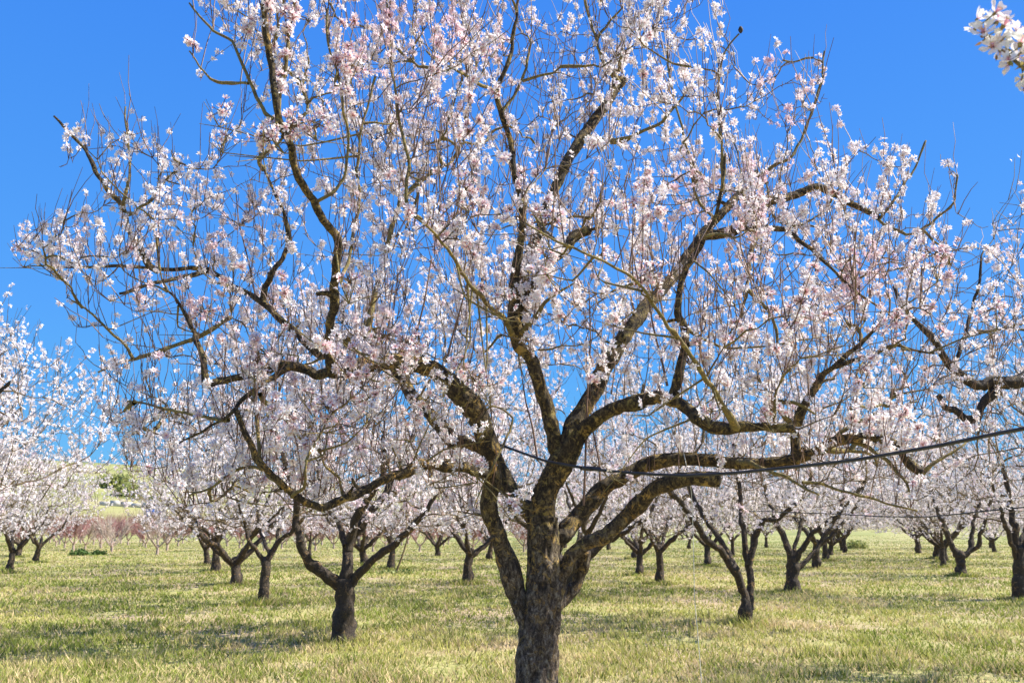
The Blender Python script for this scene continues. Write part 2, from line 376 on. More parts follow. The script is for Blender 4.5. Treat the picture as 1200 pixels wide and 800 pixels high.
def flowers_at(cp, cd, nmin, nmax, scatter, size):
    n = rng.integers(nmin, nmax+1, len(cp)); idx = np.repeat(np.arange(len(cp)), n)
    off = nrm(cd[idx]+rng.normal(size=(len(idx), 3))*.75)
    pos = cp[idx]+off*rng.uniform(.3, 1, (len(idx), 1))*scatter
    nor = nrm(off+rng.normal(size=off.shape)*.45+[0, 0, .12])
    return pos, nor, size*rng.uniform(.8, 1.12, len(idx)), idx
def ellipsoid_targets(c, rx, ry, zlo, ztop, n, thin=.15, fl=0.35):
    out = np.zeros((0, 3))
    q = rng.uniform(-1, 1, (n*8, 3)); q[:, 2] = rng.uniform(0, 1, len(q))
    prof = np.sin(np.clip(q[:, 2]*.80+.16, 0, 1)*math.pi)**.55
    ang = np.arctan2(q[:, 1], q[:, 0]); lump = .82+.36*vnoise(np.stack([np.cos(ang)*1.7+c[0], np.sin(ang)*1.7+c[1], q[:, 2]*2.5], 1))
    rr = np.hypot(q[:, 0], q[:, 1]); ok = (rr < prof*lump)
    q = q[ok]; X = np.stack([c[0]+q[:, 0]*rx, c[1]+q[:, 1]*ry, zlo+q[:, 2]*(ztop-zlo)], 1)
    return X[:n]

# ------------------------------------------------------------------ ground
def hgt(x, y):
    x = np.asarray(x, float); y = np.asarray(y, float); d = np.hypot(x, y)
    X = np.stack([x*.35, y*.35, x*0], -1)
    h = .07*(fbm(X, 3)-.5)*np.clip(d/3, 0, 1)
    bear = x/np.maximum(y, 1)
    A = np.where(y > 1, 10+9*(1-1/(1+np.exp(-np.clip(bear+.22, -5, 5)*9)))-3*np.clip(bear, 0, .6), 8)
    s = np.clip((d-88)/190, 0, 1); s = s*s*(3-2*s)
    front = np.clip((y+20)/60, 0, 1)
    h = h + A*s*(.25+.75*front) + s*3.0*(fbm(np.stack([x*.012, y*.012, x*0+4], -1), 3)-.5)
    return h
nr, na = 150, 200
rad_ = np.concatenate([[.0], 0.6*(4500/.6)**(np.linspace(0, 1, nr-1))])
an = np.linspace(0, 2*math.pi, na, endpoint=False)
gx = (rad_[:, None]*np.sin(an)[None]).ravel(); gy = (rad_[:, None]*np.cos(an)[None]).ravel()
GV = np.stack([gx, gy, hgt(gx, gy)], 1)
a_ = np.arange(nr-1)[:, None]*na; j_ = np.arange(na)[None]; j2_ = (j_+1) % na
GQ = np.stack([a_+j_, a_+na+j_, a_+na+j2_, a_+j2_], -1).reshape(-1, 4)[:, ::-1]
m, n, o = mat_new('meadow_soil'); geo = N_(n, 'ShaderNodeNewGeometry')
mp = N_(n, 'ShaderNodeMapping'); mp.inputs['Scale'].default_value = (1, 1, .0); n.links.new(geo.outputs['Position'], mp.inputs[0])
big = noise(n, .35, 5, .6, mp.outputs[0]); fine = noise(n, 9, 6, .7, mp.outputs[0]); far = noise(n, .045, 9, .6, mp.outputs[0])
grs = ramp(n, fine.outputs[0], [(.3, (.16, .17, .045)), (.5, (.34, .32, .10)), (.7, (.50, .42, .20))])
soil = ramp(n, fine.outputs[0], [(.3, (.15, .10, .055)), (.6, (.50, .38, .23))])
msk = ramp(n, big.outputs[0], [(.40, (1, 1, 1)), (.56, (0, 0, 0))])
c = mix(n, msk.outputs[0], grs.outputs[0], soil.outputs[0])
farc = ramp(n, far.outputs[0], [(.35, (.15, .17, .045)), (.5, (.27, .27, .08)), (.65, (.40, .34, .16))])
sep = N_(n, 'ShaderNodeSeparateXYZ'); n.links.new(geo.outputs['Position'], sep.inputs[0])
ln = N_(n, 'ShaderNodeVectorMath', operation='LENGTH'); n.links.new(geo.outputs['Position'], ln.inputs[0])
mr = N_(n, 'ShaderNodeMapRange'); mr.inputs[1].default_value = 30; mr.inputs[2].default_value = 85; n.links.new(ln.outputs['Value'], mr.inputs[0])
c = mix(n, mr.outputs[0], c, farc.outputs[0])
bs = N_(n, 'ShaderNodeBsdfPrincipled'); bs.inputs['Roughness'].default_value = .95; n.links.new(c, bs.inputs['Base Color'])
bp = N_(n, 'ShaderNodeBump'); bp.inputs['Distance'].default_value = .04; n.links.new(fine.outputs[0], bp.inputs['Height']); n.links.new(bp.outputs[0], bs.inputs['Normal'])
n.links.new(bs.outputs[0], o.inputs[0]); M_ground = m
link('ground', fast_mesh('ground', GV, GQ, None, None, True), M_ground, kind='structure')

# grass blades (one mass)
def grass(n_blades):
    u = rng.random(n_blades); Y = 6.6*(105/6.6)**(u**1.08); X = rng.uniform(-1, 1, n_blades)*(Y*.66+1.2)
    pos = np.stack([X, Y], 1)
    dn = fbm(np.stack([X*1.3, Y*1.3, X*0+1.7], 1), 3); soil = fbm(np.stack([X*.33, Y*.33, X*0+9], 1), 3)
    tb = np.array([u_ for u_ in used if 7 < u_[1] < 45]); ti = rng.integers(0, len(tb), n_blades//22); rr_ = rng.uniform(.08, .5, len(ti)); aa_ = rng.uniform(0, 6.28, len(ti))
    X[:len(ti)] = tb[ti, 0]+np.cos(aa_)*rr_; Y[:len(ti)] = tb[ti, 1]+np.sin(aa_)*rr_
    keep = (rng.random(n_blades) < np.clip((dn-.22)*4, .22, 1))
    X, Y, dn, soil = X[keep], Y[keep], dn[keep], soil[keep]; N = len(X)
    z = hgt(X, Y)-.005
    tall = vnoise(np.stack([X*2.2, Y*2.2, X*0+5], 1)); h = (.036+.095*np.clip(tall-.35, 0, 1)**1.2+rng.exponential(.012, N))*(.7+.7*dn)*np.clip(1.15-.005*Y, .7, 1.1)
    nb = np.zeros(n_blades, bool); nb[:len(ti)] = True; h = h*np.where(nb[keep], 1.6, 1)
    wd = .0035*(1+Y*.12)*rng.uniform(.6, 1.5, N)
    a = rng.uniform(0, 2*math.pi, N); lean = rng.normal(size=(N, 2))*h[:, None]*.55
    dx = np.cos(a)*wd; dy = np.sin(a)*wd; base = np.stack([X, Y, z], 1)
    v0 = base+np.stack([-dx, -dy, dx*0], 1); v1 = base+np.stack([dx, dy, dx*0], 1); v2 = base+np.stack([lean[:, 0], lean[:, 1], h], 1)
    V = np.stack([v0, v1, v2], 1).reshape(-1, 3); T = np.arange(3*N).reshape(-1, 3)
    g = np.array([.25, .30, .05]); yg = np.array([.46, .45, .12]); st = np.array([.63, .50, .27]); dk = np.array([.08, .12, .03])
    med = fbm(np.stack([X*1.6, Y*1.6, X*0+3.3], 1), 3)
    k = np.clip((soil-.42)*3.2+(med-.5)*2.8+.38+rng.normal(size=N)*.25, 0, 1)[:, None]
    k2 = (rng.random(N) < .20+.75*np.clip((.50-med)*4, 0, 1)*np.clip((.62-soil)*4, .3, 1))[:, None]
    k2 = k2 | (rng.random(N) < np.clip((11.5-Y)/5, 0, .7)*np.clip((med-.38)*5, 0, 1))[:, None]
    c = yg*(1-k)+g*k; c = np.where(k2, st, c); c = np.where((rng.random(N) < .08)[:, None], dk, c)
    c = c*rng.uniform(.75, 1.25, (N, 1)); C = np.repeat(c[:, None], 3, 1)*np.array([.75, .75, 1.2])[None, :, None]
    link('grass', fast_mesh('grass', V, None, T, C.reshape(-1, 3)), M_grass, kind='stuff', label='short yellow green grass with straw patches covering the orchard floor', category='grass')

# ------------------------------------------------------------------ MAIN TREE (limbs traced: x, y in the photo and distance offset from the trunk)
Y0 = 6.0
LIMBS = [
 # low left stem rising beside the trunk
 ('limb', [(630,765,0),(620,735,0),(610,708,0),(597,669,-.02),(587,635,-.04),(577,603,-.07),(573,580,-.1),(577,556,-.12),(572,520,-.15),(561,487,-.2),(544,466,-.25),(526,448,-.3),(505,432,-.35),(480,424,-.4),(450,424,-.5),(425,428,-.6),(388,435,-.8)], 23,20),
 ('limb', [(634,618,0),(618,598,.02),(605,587,.05),(592,565,.1),(578,533,.15),(560,522,.2),(530,517,.25),(505,487,.3),(481,462,.35),(470,440,.4),(455,420,.4),(440,405,.5),(414,398,.6),(390,415,.7),(374,417,.8),(336,382,1.0),(308,354,1.1),(276,337,1.2),(245,316,1.3),(224,314,1.3),(189,316,1.2),(140,311,1.1),(90,313,1.0),(45,311,.9)], 26,5),
 ('limb', [(388,435,-.8),(374,438,-.8),(350,428,-.8),(315,435,-.85),(280,442,-.9),(241,451,-1.0)], 17,8),
 ('limb', [(577,556,-.1),(548,548,-.3),(520,548,-.4),(485,545,-.6),(450,560,-.75),(410,580,-.9),(375,591,-1.0),(345,582,-1.1),(320,556,-1.2),(300,530,-1.25),(285,505,-1.3),(275,478,-1.35)], 17,6),
 ('limb', [(638,690,0),(637,645,0),(636,608,0),(639,578,-.03),(652,548,-.05),(664,525,-.08),(671,498,-.05),(691,468,0),(705,440,.05),(722,410,.1),(743,380,.15),(764,351,.25),(790,325,.35),(822,276,.5),(850,245,.6),(887,202,.7)], 41,8),
 ('limb', [(662,540,-.05),(652,526,-.06),(645,487,-.08),(635,450,-.1),(619,415,-.12),(604,395,-.15),(600,365,-.2),(604,330,-.25),(609,295,-.3),(612,262,-.35),(605,210,-.45),(593,150,-.5),(584,105,-.6),(600,60,-.65),(606,10,-.7),(612,-40,-.7)], 25,4),
 ('limb', [(607,392,-.15),(614,330,.0),(625,285,.2),(650,225,.35),(663,198,.4),(680,164,.5),(698,138,.55),(716,112,.6),(729,94,.65)], 15,12),
 ('limb', [(664,540,-.05),(680,505,-.1),(705,487,-.25),(740,470,-.4),(775,464,-.55),(795,472,-.65),(815,489,-.75),(840,498,-.8),(867,501,-.85),(930,501,-1.0)], 24,11),
 ('limb', [(789,468,-.6),(800,428,-.65),(800,382,-.7),(796,347,-.75),(806,312,-.8),(820,288,-.85),(836,258,-.9),(846,220,-1.0),(850,180,-1.0)], 13,5),
 ('limb', [(646,730,.02),(650,705,.03),(656,678,.03),(668,652,.0),(688,635,-.05),(712,627,-.1),(740,597,-.2),(765,572,-.35),(790,563,-.45),(815,560,-.55),(843,562,-.6)], 21,17),
 ('limb', [(645,650,.05),(656,630,.06),(680,601,.1),(710,571,.12),(732,556,.12),(755,545,.1),(782,538,.05),(815,536,.0),(854,541,-.1),(892,544,-.2),(934,538,-.3),(975,517,-.4),(1000,513,-.5),(1025,512,-.5),(1042,517,-.6),(1056,527,-.6),(1068,545,-.65),(1082,556,-.7)], 27,8),
 ('limb', [(934,540,-.3),(931,505,-.3),(945,470,-.35),(962,448,-.35),(976,430,-.4),(1004,403,-.45),(1032,379,-.5),(1050,362,-.5)], 13,4),
 ('limb', [(976,430,-.4),(1007,421,-.5),(1046,408,-.6),(1095,414,-.7)], 7,3),
 ('limb', [(822,276,.5),(857,273,.55),(875,252,.6),(892,241,.6),(920,232,.65),(958,220,.7),(976,224,.7),(1000,238,.75),(1030,256,.8)], 13,7),
 ('limb', [(857,268,.5),(895,268,.2),(920,270,.0),(948,291,-.1),(972,312,-.2),(997,337,-.3),(1032,361,-.4)], 9,5),
 ('limb', [(388,435,-.8),(387,410,-.9),(388,382,-1.0),(396,330,-1.2),(396,300,-1.3),(388,270,-1.5),(371,234,-1.7),(353,206,-1.85),(339,171,-2.0),(325,130,-2.1),(319,80,-2.15),(313,30,-2.2),(309,-20,-2.2)], 15,7),
 ('branch', [(326,128,-2.1),(329,105,-2.1),(336,65,-2.1),(341,30,-2.1),(347,-8,-2.1)], 7,5),
 ('branch', [(320,140,-2.1),(311,134,-2.1),(300,110,-2.1),(290,87,-2.1),(273,45,-2.1),(250,34,-2.1),(234,20,-2.05),(222,4,-2)], 6,3),
 ('branch', [(291,98,-2.1),(268,96,-2.0),(245,91,-2),(232,78,-2),(222,60,-2)], 3.5,2),
 ('limb', [(185,317,1.2),(175,312,1.1),(163,290,1.0),(155,277,.9),(148,262,.9),(143,243,.8),(130,225,.8),(115,210,.8),(106,190,.8),(98,172,.8),(80,155,.75),(63,136,.7)], 9,2.5),
 ('branch', [(143,243,.8),(148,225,.7),(151,205,.7),(150,170,.7),(147,125,.7)], 5,2),
 ('branch', [(146,252,.8),(160,247,.7),(176,236,.6),(186,220,.6),(197,205,.6)], 5,2),
 ('limb', [(308,352,1.1),(311,335,1.1),(320,320,1.0),(335,302,1.0),(339,280,1.0),(332,250,.9),(324,232,.9),(316,214,.9),(308,196,.8)], 9,4),
 ('limb', [(241,451,-1.0),(239,417,-1.0),(228,389,-.9),(211,361,-.9),(192,337,-.8)], 10,5),
 ('limb', [(245,316,1.3),(210,326,1.0),(168,335,.8),(140,344,.7)], 8,3),
 ('branch', [(270,372,.9),(248,384,.8),(210,403,.8),(175,416,.7),(157,422,.7),(135,428,.6),(115,436,.5)], 6,3),
 ('branch', [(157,422,.7),(140,398,.6),(119,379,.5),(100,363,.5),(84,352,.5)], 4,2),
 ('limb', [(350,427,-.8),(325,440,-.9),(300,456,-1.0),(283,470,-1.05),(268,486,-1.1),(240,505,-1.15),(210,519,-1.2)], 9,4),
 ('branch', [(268,492,-1.1),(245,489,-1.0),(227,486,-1.0),(192,479,-.9),(150,470,-.8)], 6,3),
 ('branch', [(299,456,-1.0),(301,487,-1.1),(304,515,-1.15),(306,540,-1.2)], 6,5),
 ('branch', [(305,462,-1.0),(320,480,-.8),(339,493,-.7),(346,507,-.6)], 6,7),
 ('branch', [(330,572,-1.1),(312,552,-.9),(290,548,-.8),(252,570,-.8),(222,580,-.8)], 6,3),
 ('branch', [(342,582,-1.1),(357,570,-1.3),(355,552,-1.4),(360,535,-1.4)], 5,3),
 ('branch', [(402,580,-.9),(395,560,-.9),(380,545,-1),(370,518,-1)], 4,2),
 ('limb', [(607,392,-.1),(620,350,-.2),(635,323,-.3),(648,305,-.3),(662,293,-.3),(674,276,-.25),(690,270,-.2)], 11,12),
 ('branch', [(612,390,-.2),(625,372,-.3),(642,354,-.4),(658,340,-.5),(672,332,-.5)], 7,4),
 ('branch', [(600,392,-.2),(588,372,-.4),(565,351,-.7),(548,332,-.9),(535,310,-1.1),(523,291,-1.3),(508,270,-1.5),(495,260,-1.6),(477,250,-1.6)], 7,4),
 ('branch', [(585,110,-.6),(562,97,-.8),(535,82,-1.1),(515,72,-1.3),(500,60,-1.5)], 5,3),
 ('branch', [(588,130,-.55),(606,108,-.5),(618,82,-.5),(622,50,-.5)], 4,2.5),
 ('branch', [(690,162,.5),(712,166,.45),(740,161,.3),(775,143,.2),(795,120,.1),(806,103,0)], 7,4),
 ('branch', [(726,98,.6),(712,76,.5),(704,62,.5),(694,28,.5),(684,-10,.4)], 6,3),
 ('branch', [(697,50,.5),(715,22,.5),(731,6,.4)], 4,2),
 ('branch', [(864,502,-.9),(850,478,-1.1),(838,455,-1.2),(815,424,-1.4),(795,398,-1.5),(775,375,-1.7),(755,344,-1.8),(735,323,-1.9),(705,305,-2.0),(656,284,-2.1),(617,262,-2.2)], 8,4),
 ('branch', [(890,240,.6),(882,290,.4),(875,340,.2),(870,365,.1),(867,395,0)], 6,5),
 ('branch', [(874,338,.2),(890,352,.1),(902,366,0),(909,386,0),(911,408,0)], 6,4),
 ('branch', [(800,384,-.7),(815,392,-.6),(832,400,-.5),(860,418,-.4)], 7,3),
 ('branch', [(931,500,-.3),(912,480,-.4),(900,462,-.4),(888,444,-.4)], 6,3),
 ('branch', [(915,470,-.4),(930,470,-.4),(955,485,-.45)], 5,3),
 ('branch', [(975,516,-.4),(1000,496,-.4),(1040,482,-.4),(1075,470,-.4)], 6,2),
 ('branch', [(985,512,-.4),(1016,525,-.5),(1044,547,-.6),(1062,567,-.7),(1067,582,-.7)], 6,4),
 ('branch', [(1082,555,-.7),(1100,540,-.7),(1123,525,-.7),(1150,510,-.6)], 5,3),
 ('branch', [(865,541,-.2),(880,541,-.5),(890,546,-.6),(903,556,-.8),(925,561,-.9),(945,572,-1.0),(960,580,-1)], 7,3),
 ('branch', [(940,565,-.9),(975,572,-.9),(1010,582,-.9),(1055,592,-.9),(1075,598,-.9)], 4,2),
 ('branch', [(846,225,-.95),(846,180,-1.0),(846,157,-1.1),(841,122,-1.1),(843,84,-1.1),(851,60,-1.1),(866,40,-1.1)], 3.5,2),
 ('branch', [(886,208,.7),(905,196,.6),(925,185,.5),(940,160,.5),(950,130,.5),(962,95,.5),(966,60,.5)], 5,2),
 ('branch', [(840,262,.4),(820,235,.3),(812,200,.2),(800,160,.1),(790,120,.1),(782,60,.1)], 4,2),
 ('branch', [(1030,258,.8),(1050,230,.8),(1070,200,.9),(1085,165,.9)], 4,2),
 ('branch', [(1030,258,.8),(1060,275,.6),(1090,262,.5),(1118,238,.4),(1122,205,.4)], 4,2),
 ('branch', [(477,252,-1.6),(478,200,-1.6),(470,150,-1.6),(462,100,-1.6),(455,40,-1.6),(452,-20,-1.6)], 5,2.5),
 ('branch', [(430,395,.5),(440,340,.6),(455,280,.7),(470,235,.8),(510,200,.9),(530,190,1.0),(542,165,1.0),(552,110,1.0),(560,60,1.0)], 7,3),
 ('branch', [(399,330,-1.2),(412,300,-1.1),(420,250,-1),(417,200,-1.0),(425,140,-1.0),(440,90,-1)], 5,2.5),
 ('branch', [(372,236,-1.7),(392,225,-1.7),(402,208,-1.7),(407,180,-1.7),(405,120,-1.8),(388,60,-1.8),(384,10,-1.8)], 5,2.5),
]
SHOOTS = [ # straight young wood
 [(684,592,-.1),(686,540,-.1),(688,470,-.1),(692,400,-.1),(690,330,-.1)],
 [(523,424,-.35),(530,395,-.35),(540,360,-.4),(548,330,-.4)],
 [(704,585,.1),(702,540,.1),(694,500,.2),(690,450,.2)],
 [(782,452,-.5),(775,420,-.5),(766,385,-.5),(758,340,-.5)],
 [(630,540,.5),(624,500,.5),(616,470,.5),(610,430,.5)],
 [(596,507,-.4),(588,525,-.5),(578,545,-.6),(567,566,-.65),(556,592,-.7)],
 [(597,507,-.4),(601,490,-.35),(590,480,-.3),(577,476,-.25),(560,486,-.2)],
 [(745,372,.2),(736,330,.2),(742,280,.2),(748,210,.2)],
 [(480,440,-.4),(486,400,-.5),(498,350,-.6),(506,300,-.6)],
 [(300,350,1.1),(292,310,1.1),(280,260,1.1),(276,220,1.1)],
]
main = thing('almond_tree', 'large almond tree filling the middle foreground, its forked trunk cut by the bottom edge', 'tree', (0.2, 6.0, 0), 'almond trees of the orchard')
main_base = np.array([.2, 6.0, 0])
def px_path(pl, Yb): return np.array([P(a, b, Yb+c) for a, b, c in pl])
def px_rad(pl, w0, w1, Yb):
    n = len(pl); out = []
    for i, (a, b, c) in enumerate(pl):
        q = P(a, b, Yb+c); depth = q[1]*CT+(q[2]-EYE)*ST
        out.append((w0+(w1-w0)*(i/(n-1))**.85)/2*depth/F)
    return np.array(out)
def localise(V, base): return V-np.asarray(base)
# trunk
tp = [(626,905,0),(627,860,0),(628,800,0),(632,750,0),(635,715,0),(638,680,0),(637,640,0),(636,605,0)]
tw = [60, 52, 47, 43, 41, 38, 35, 33]
tpp = px_path(tp, Y0); tpp[0][2] = -.15; trr = np.array([wd/2*6.1/F for wd in tw])
pts, rr = resample(tpp, trr, .012)
V, Q, T = gnarled_tube(pts, rr, 72, .14, .12, .02, 12, True)
# root flare
low = V[:, 2] < .28; cen = np.array([tpp[0][0], 6.0]); k = 1+1.1*np.clip((.28-V[low, 2])/.43, 0, 1)**1.8*(.55+.9*vnoise(np.stack([np.arctan2(V[low, 1]-6, V[low, 0]-cen[0])*1.6, V[low, 2]*0, V[low, 2]*0+3], 1)))
V[low, :2] = cen+(V[low, :2]-cen)*k[:, None]
link('trunk', fast_mesh('trunk', localise(V, main_base), Q, T, None, True), M_trunk, main)
sk_p = []; sk_d = []; sk_r = []
nbranch = 0
for nm, pl, w0, w1 in LIMBS:
    w0 *= .80 if w0 > 14 else .95
    w1 = min(w1, 2.2) if (nm == 'branch' and w1 <= 4) or w1 <= 5 else w1
    pw = px_path(pl, Y0); rw = px_rad(pl, w0, w1, Y0)
    big_ = w0 > 12
    pts, rr = resample(pw, rw, .016 if big_ else .025)
    V, Q, T = gnarled_tube(pts, rr, 22 if w0 > 20 else (14 if big_ else 8), .26 if big_ else .2, .12 if w0 > 20 else 0, (.045 if big_ else .035) if pl[0][1] < 600 else .02, 14, True, .45 if big_ else .6)
    first = pl[0][1] > 640
    link(nm, fast_mesh(nm, localise(V, main_base), Q, T, None, True), M_trunk if first and w0 < 26 and pl[0][0] < 630 else (M_limb if nm == 'limb' else M_branch), main)
    tg = nrm(np.gradient(pts, axis=0)); s0 = int(len(pts)*(.35 if w0 > 20 else .12)); st = 5 if big_ else 3
    sk_p.append(pts[s0::st]); sk_d.append(tg[s0::st]); sk_r.append(rr[s0::st])
for pl in SHOOTS:
    pw = px_path(pl, Y0); n_ = len(pw); pts, rr = resample(pw, np.linspace(.0085, .004, n_), .03)
    V, Q, T = gnarled_tube(pts, rr, 6, .05, 0, 0, 16)
    link('young_shoot', fast_mesh('young_shoot', localise(V, main_base), Q, T, None, True), M_shoot if pl[0][0] not in (596, 597) else M_branch, main)
# broken stub behind the right stem, pruning stubs
for pl, w0, w1, mt in [([(652,712,.15),(664,700,.2),(676,684,.22),(682,666,.22),(684,646,.18)], 12, 17, M_limb),
                       ]:
    pw = px_path(pl, Y0); pts, rr = resample(pw, px_rad(pl, w0, w1, Y0), .02)
    V, Q, T = gnarled_tube(pts, rr, 14, .25, .15, .01, 18)
    link('branch_stub', fast_mesh('branch_stub', localise(V, main_base), Q, T, None, True), mt, main)

# pruning stubs and knots scattered along the limbs
_allp = np.vstack(sk_p); _alld = np.vstack(sk_d)
_g = np.random.default_rng(8)
for i in _g.permutation(np.where(np.concatenate(sk_r) > .022)[0])[:34]:
    t_ = _alld[i]; d_ = _g.normal(size=3)+[0, 0, .5]; d_ = nrm(d_-t_*(d_@t_)*.8); l_ = _g.uniform(.05, .12); r_ = _g.uniform(.008, .016)
    pts, rr = resample(np.array([_allp[i]-d_*.01, _allp[i]+d_*l_*.5+t_*.01, _allp[i]+d_*l_]), np.array([r_*1.5, r_, r_*.8]), .012)
    V, Q, T = gnarled_tube(pts, rr, 8, .3, 0, .006, 30, True, .6)
    link('branch_stub', fast_mesh('branch_stub', localise(V, main_base), Q, T, None, True), M_limb, main)
# crown: outline of the main tree in the plane of its trunk
SIL = [(8,292),(16,250),(60,232),(66,130),(110,118),(170,128),(205,180),(240,150),(216,60),(212,-60),(300,-150),(600,-190),(820,-120),(850,0),(868,52),(965,60),(985,140),(1060,165),(1105,165),(1125,230),(1160,265),(1200,300),(1215,360),(1190,470),(1150,540),(1090,585),(1000,570),(900,575),(820,575),(780,520),(720,560),(690,540),(640,500),(600,560),(560,610),(520,610),(480,585),(430,590),(390,612),(330,610),(230,602),(150,560),(110,500),(150,455),(90,420),(60,350),(20,330)]
SILa = np.array(SIL, float)
def inside(px, py, poly=SILa):
    r = np.zeros(len(px), bool); n = len(poly); j = n-1
    for i in range(n):
        xi, yi = poly[i]; xj, yj = poly[j]
        c = ((yi > py) != (yj > py)) & (px < (xj-xi)*(py-yi)/(yj-yi+1e-9)+xi); r ^= c; j = i
    return r
def edge_dist(px, py, poly=SILa):
    d = np.full(len(px), 1e9)
    for i in range(len(poly)):
        a = poly[i]; b = poly[(i+1) % len(poly)]; ab = b-a; t = np.clip(((px-a[0])*ab[0]+(py-a[1])*ab[1])/(ab@ab), 0, 1)
        d = np.minimum(d, np.hypot(px-a[0]-ab[0]*t, py-a[1]-ab[1]*t))
    return d
N0 = 60000
X = np.stack([rng.uniform(-4.2, 4.2, N0), 6+rng.uniform(-2.5, 2.5, N0), rng.uniform(1.3, 6.6, N0)], 1)
px, py, dd = proj(X); ok = inside(px, py); X = X[ok]; px = px[ok]; py = py[ok]
e = edge_dist(px, py); half = .35+2.0*np.sqrt(np.clip(e/330, 0, 1))
ok = (np.abs(X[:, 1]-6) < half) & (fbm(X*1.25+4, 2) > .42); X = X[ok]; px = px[ok]; py = py[ok]
keep = []; cell = {}
for i in range(len(X)):                      # even spacing
    kx = tuple((X[i]/.17).astype(int)); 
    if kx in cell: continue
    # thin the lower, darker inside of the crown and the bare reach at the left
    p_ = 1.0
    if 600 > py[i] > 430 and 560 < px[i] < 780: p_ = .25
    if 330 < py[i] < 480 and px[i] < 250: p_ = .55
    if py[i] < 90: p_ = .75
    if random.random() > p_: continue
    cell[kx] = 1; keep.append(i)
X = X[keep]
random_pick = rng.permutation(len(X))[:1450]; _a, _b, _c = proj(X); extra = np.where((_a < 470) & (_b > 370))[0]; X = X[np.unique(np.concatenate([random_pick, extra[rng.random(len(extra)) < .25]]))]
B, R, par = grow(np.vstack(sk_p), np.vstack(sk_d), X, 6, .42, r0=.0030, expo=.46)
S1, RS1 = shoots_from(B, 1.6, .12, .46, 1.2, spread=.36)
_lp = np.vstack(sk_p); _ld = np.vstack(sk_d)
L3 = np.stack([_lp, _lp+_ld*.02], 1)
S2, RS2 = shoots_from(L3, .8, .2, .65, 1.25, spread=.3, tips=False)   # water shoots straight off the limbs
_a, _b, _c = proj(S1[:, -1]); _ok = inside(_a, _b) | (rng.random(len(S1)) < .12); S1, RS1 = S1[_ok], RS1[_ok]
_a, _b, _c = proj(S2[:, -1]); _ok = inside(_a, _b) | (rng.random(len(S2)) < .12); S2, RS2 = S2[_ok], RS2[_ok]
def desc_count(par, n):
    d = np.ones(n)
    for i in range(n-1, -1, -1):
        if par[i] >= 0: d[par[i]] += d[i]
    return d
dc = desc_count(par, len(B)); order = np.argsort(-R[:, 0]*np.linalg.norm(B[:, -1]-B[:, 0], axis=1)/B[:, 0, 1])
bigb = order[:230]; restb = order[230:]
for i in bigb:
    pts, rr = resample(B[i], R[i], .045)
    V, Q, T = gnarled_tube(pts, rr, 6, .14, 0, .006, 20, True, .5)
    link('branch', fast_mesh('branch', localise(V, main_base), Q, T, None, True), M_branch, main)
V1, Q1 = batch_tubes(B[restb], R[restb], 4)
link('twigs', fast_mesh('twigs', localise(V1, main_base), Q1, None, None, True), M_twig, main, kind='stuff')
V1, Q1 = batch_tubes(np.vstack([S1, S2]), np.vstack([RS1, RS2]), 3)
# short spurs
sp_p, sp_d = nodes_on(B, .07); sp_l = rng.uniform(.012, .045, len(sp_p))
sp = sp_p[:, None]+sp_d[:, None]*(sp_l[:, None, None]*np.linspace(-.2, 1, 3)[None, :, None]); V2, Q2 = batch_tubes(sp, np.tile(np.array([.0026, .0024, .0012]), (len(sp), 1)), 3)
link('young_twigs', fast_mesh('young_twigs', localise(np.vstack([V1, V2]), main_base), np.vstack([Q1, Q2+len(V1)]), None, None, True), M_shoot, main, kind='stuff')

# blossom clusters
def clump_noise(p): return fbm(p*2.3+20, 2)
a1, b1, i1 = nodes_on(S1, .040, skip=.05, ret=True); a2, b2, i2 = nodes_on(B, .07, .009, R, ret=True); a3, b3, i3 = nodes_on(S2, .045, skip=.1, ret=True)
fl_ = lambda n_: np.where(rng.random(n_) < .56, 1.0, .10)      # a shoot is either in flower along its length or nearly bare
wsh = np.concatenate([fl_(len(S1))[i1], fl_(len(B))[i2], fl_(len(S2))[i3]])
cp = np.vstack([a1, a2, a3]); cd = np.vstack([b1, b2, b3])
px, py, dd = proj(cp); pr = np.clip((clump_noise(cp)-.30)*3.6, .12, 1)*.95*wsh*np.clip((fbm(cp*5+9, 2)-.38)*7, .15, 1.35)
bare = ((px < 255) & (py > 335) & (py < 480)); pr[bare] *= .45; pr[(px < 480) & (py > 180)] *= 1.25
bare = ((px > 1040) & (px < 1160) & (py > 380) & (py < 480)); pr[bare] *= .5
pr[(py > 430) & (px > 560) & (px < 790)] *= .6
pr[py < 200] *= .8; pr[(px > 600) & (px < 700) & (py < 190)] *= .45; pr[(px < 300) & (py < 260)] *= .85
k = rng.random(len(cp)) < pr; cp, cd = cp[k], cd[k]
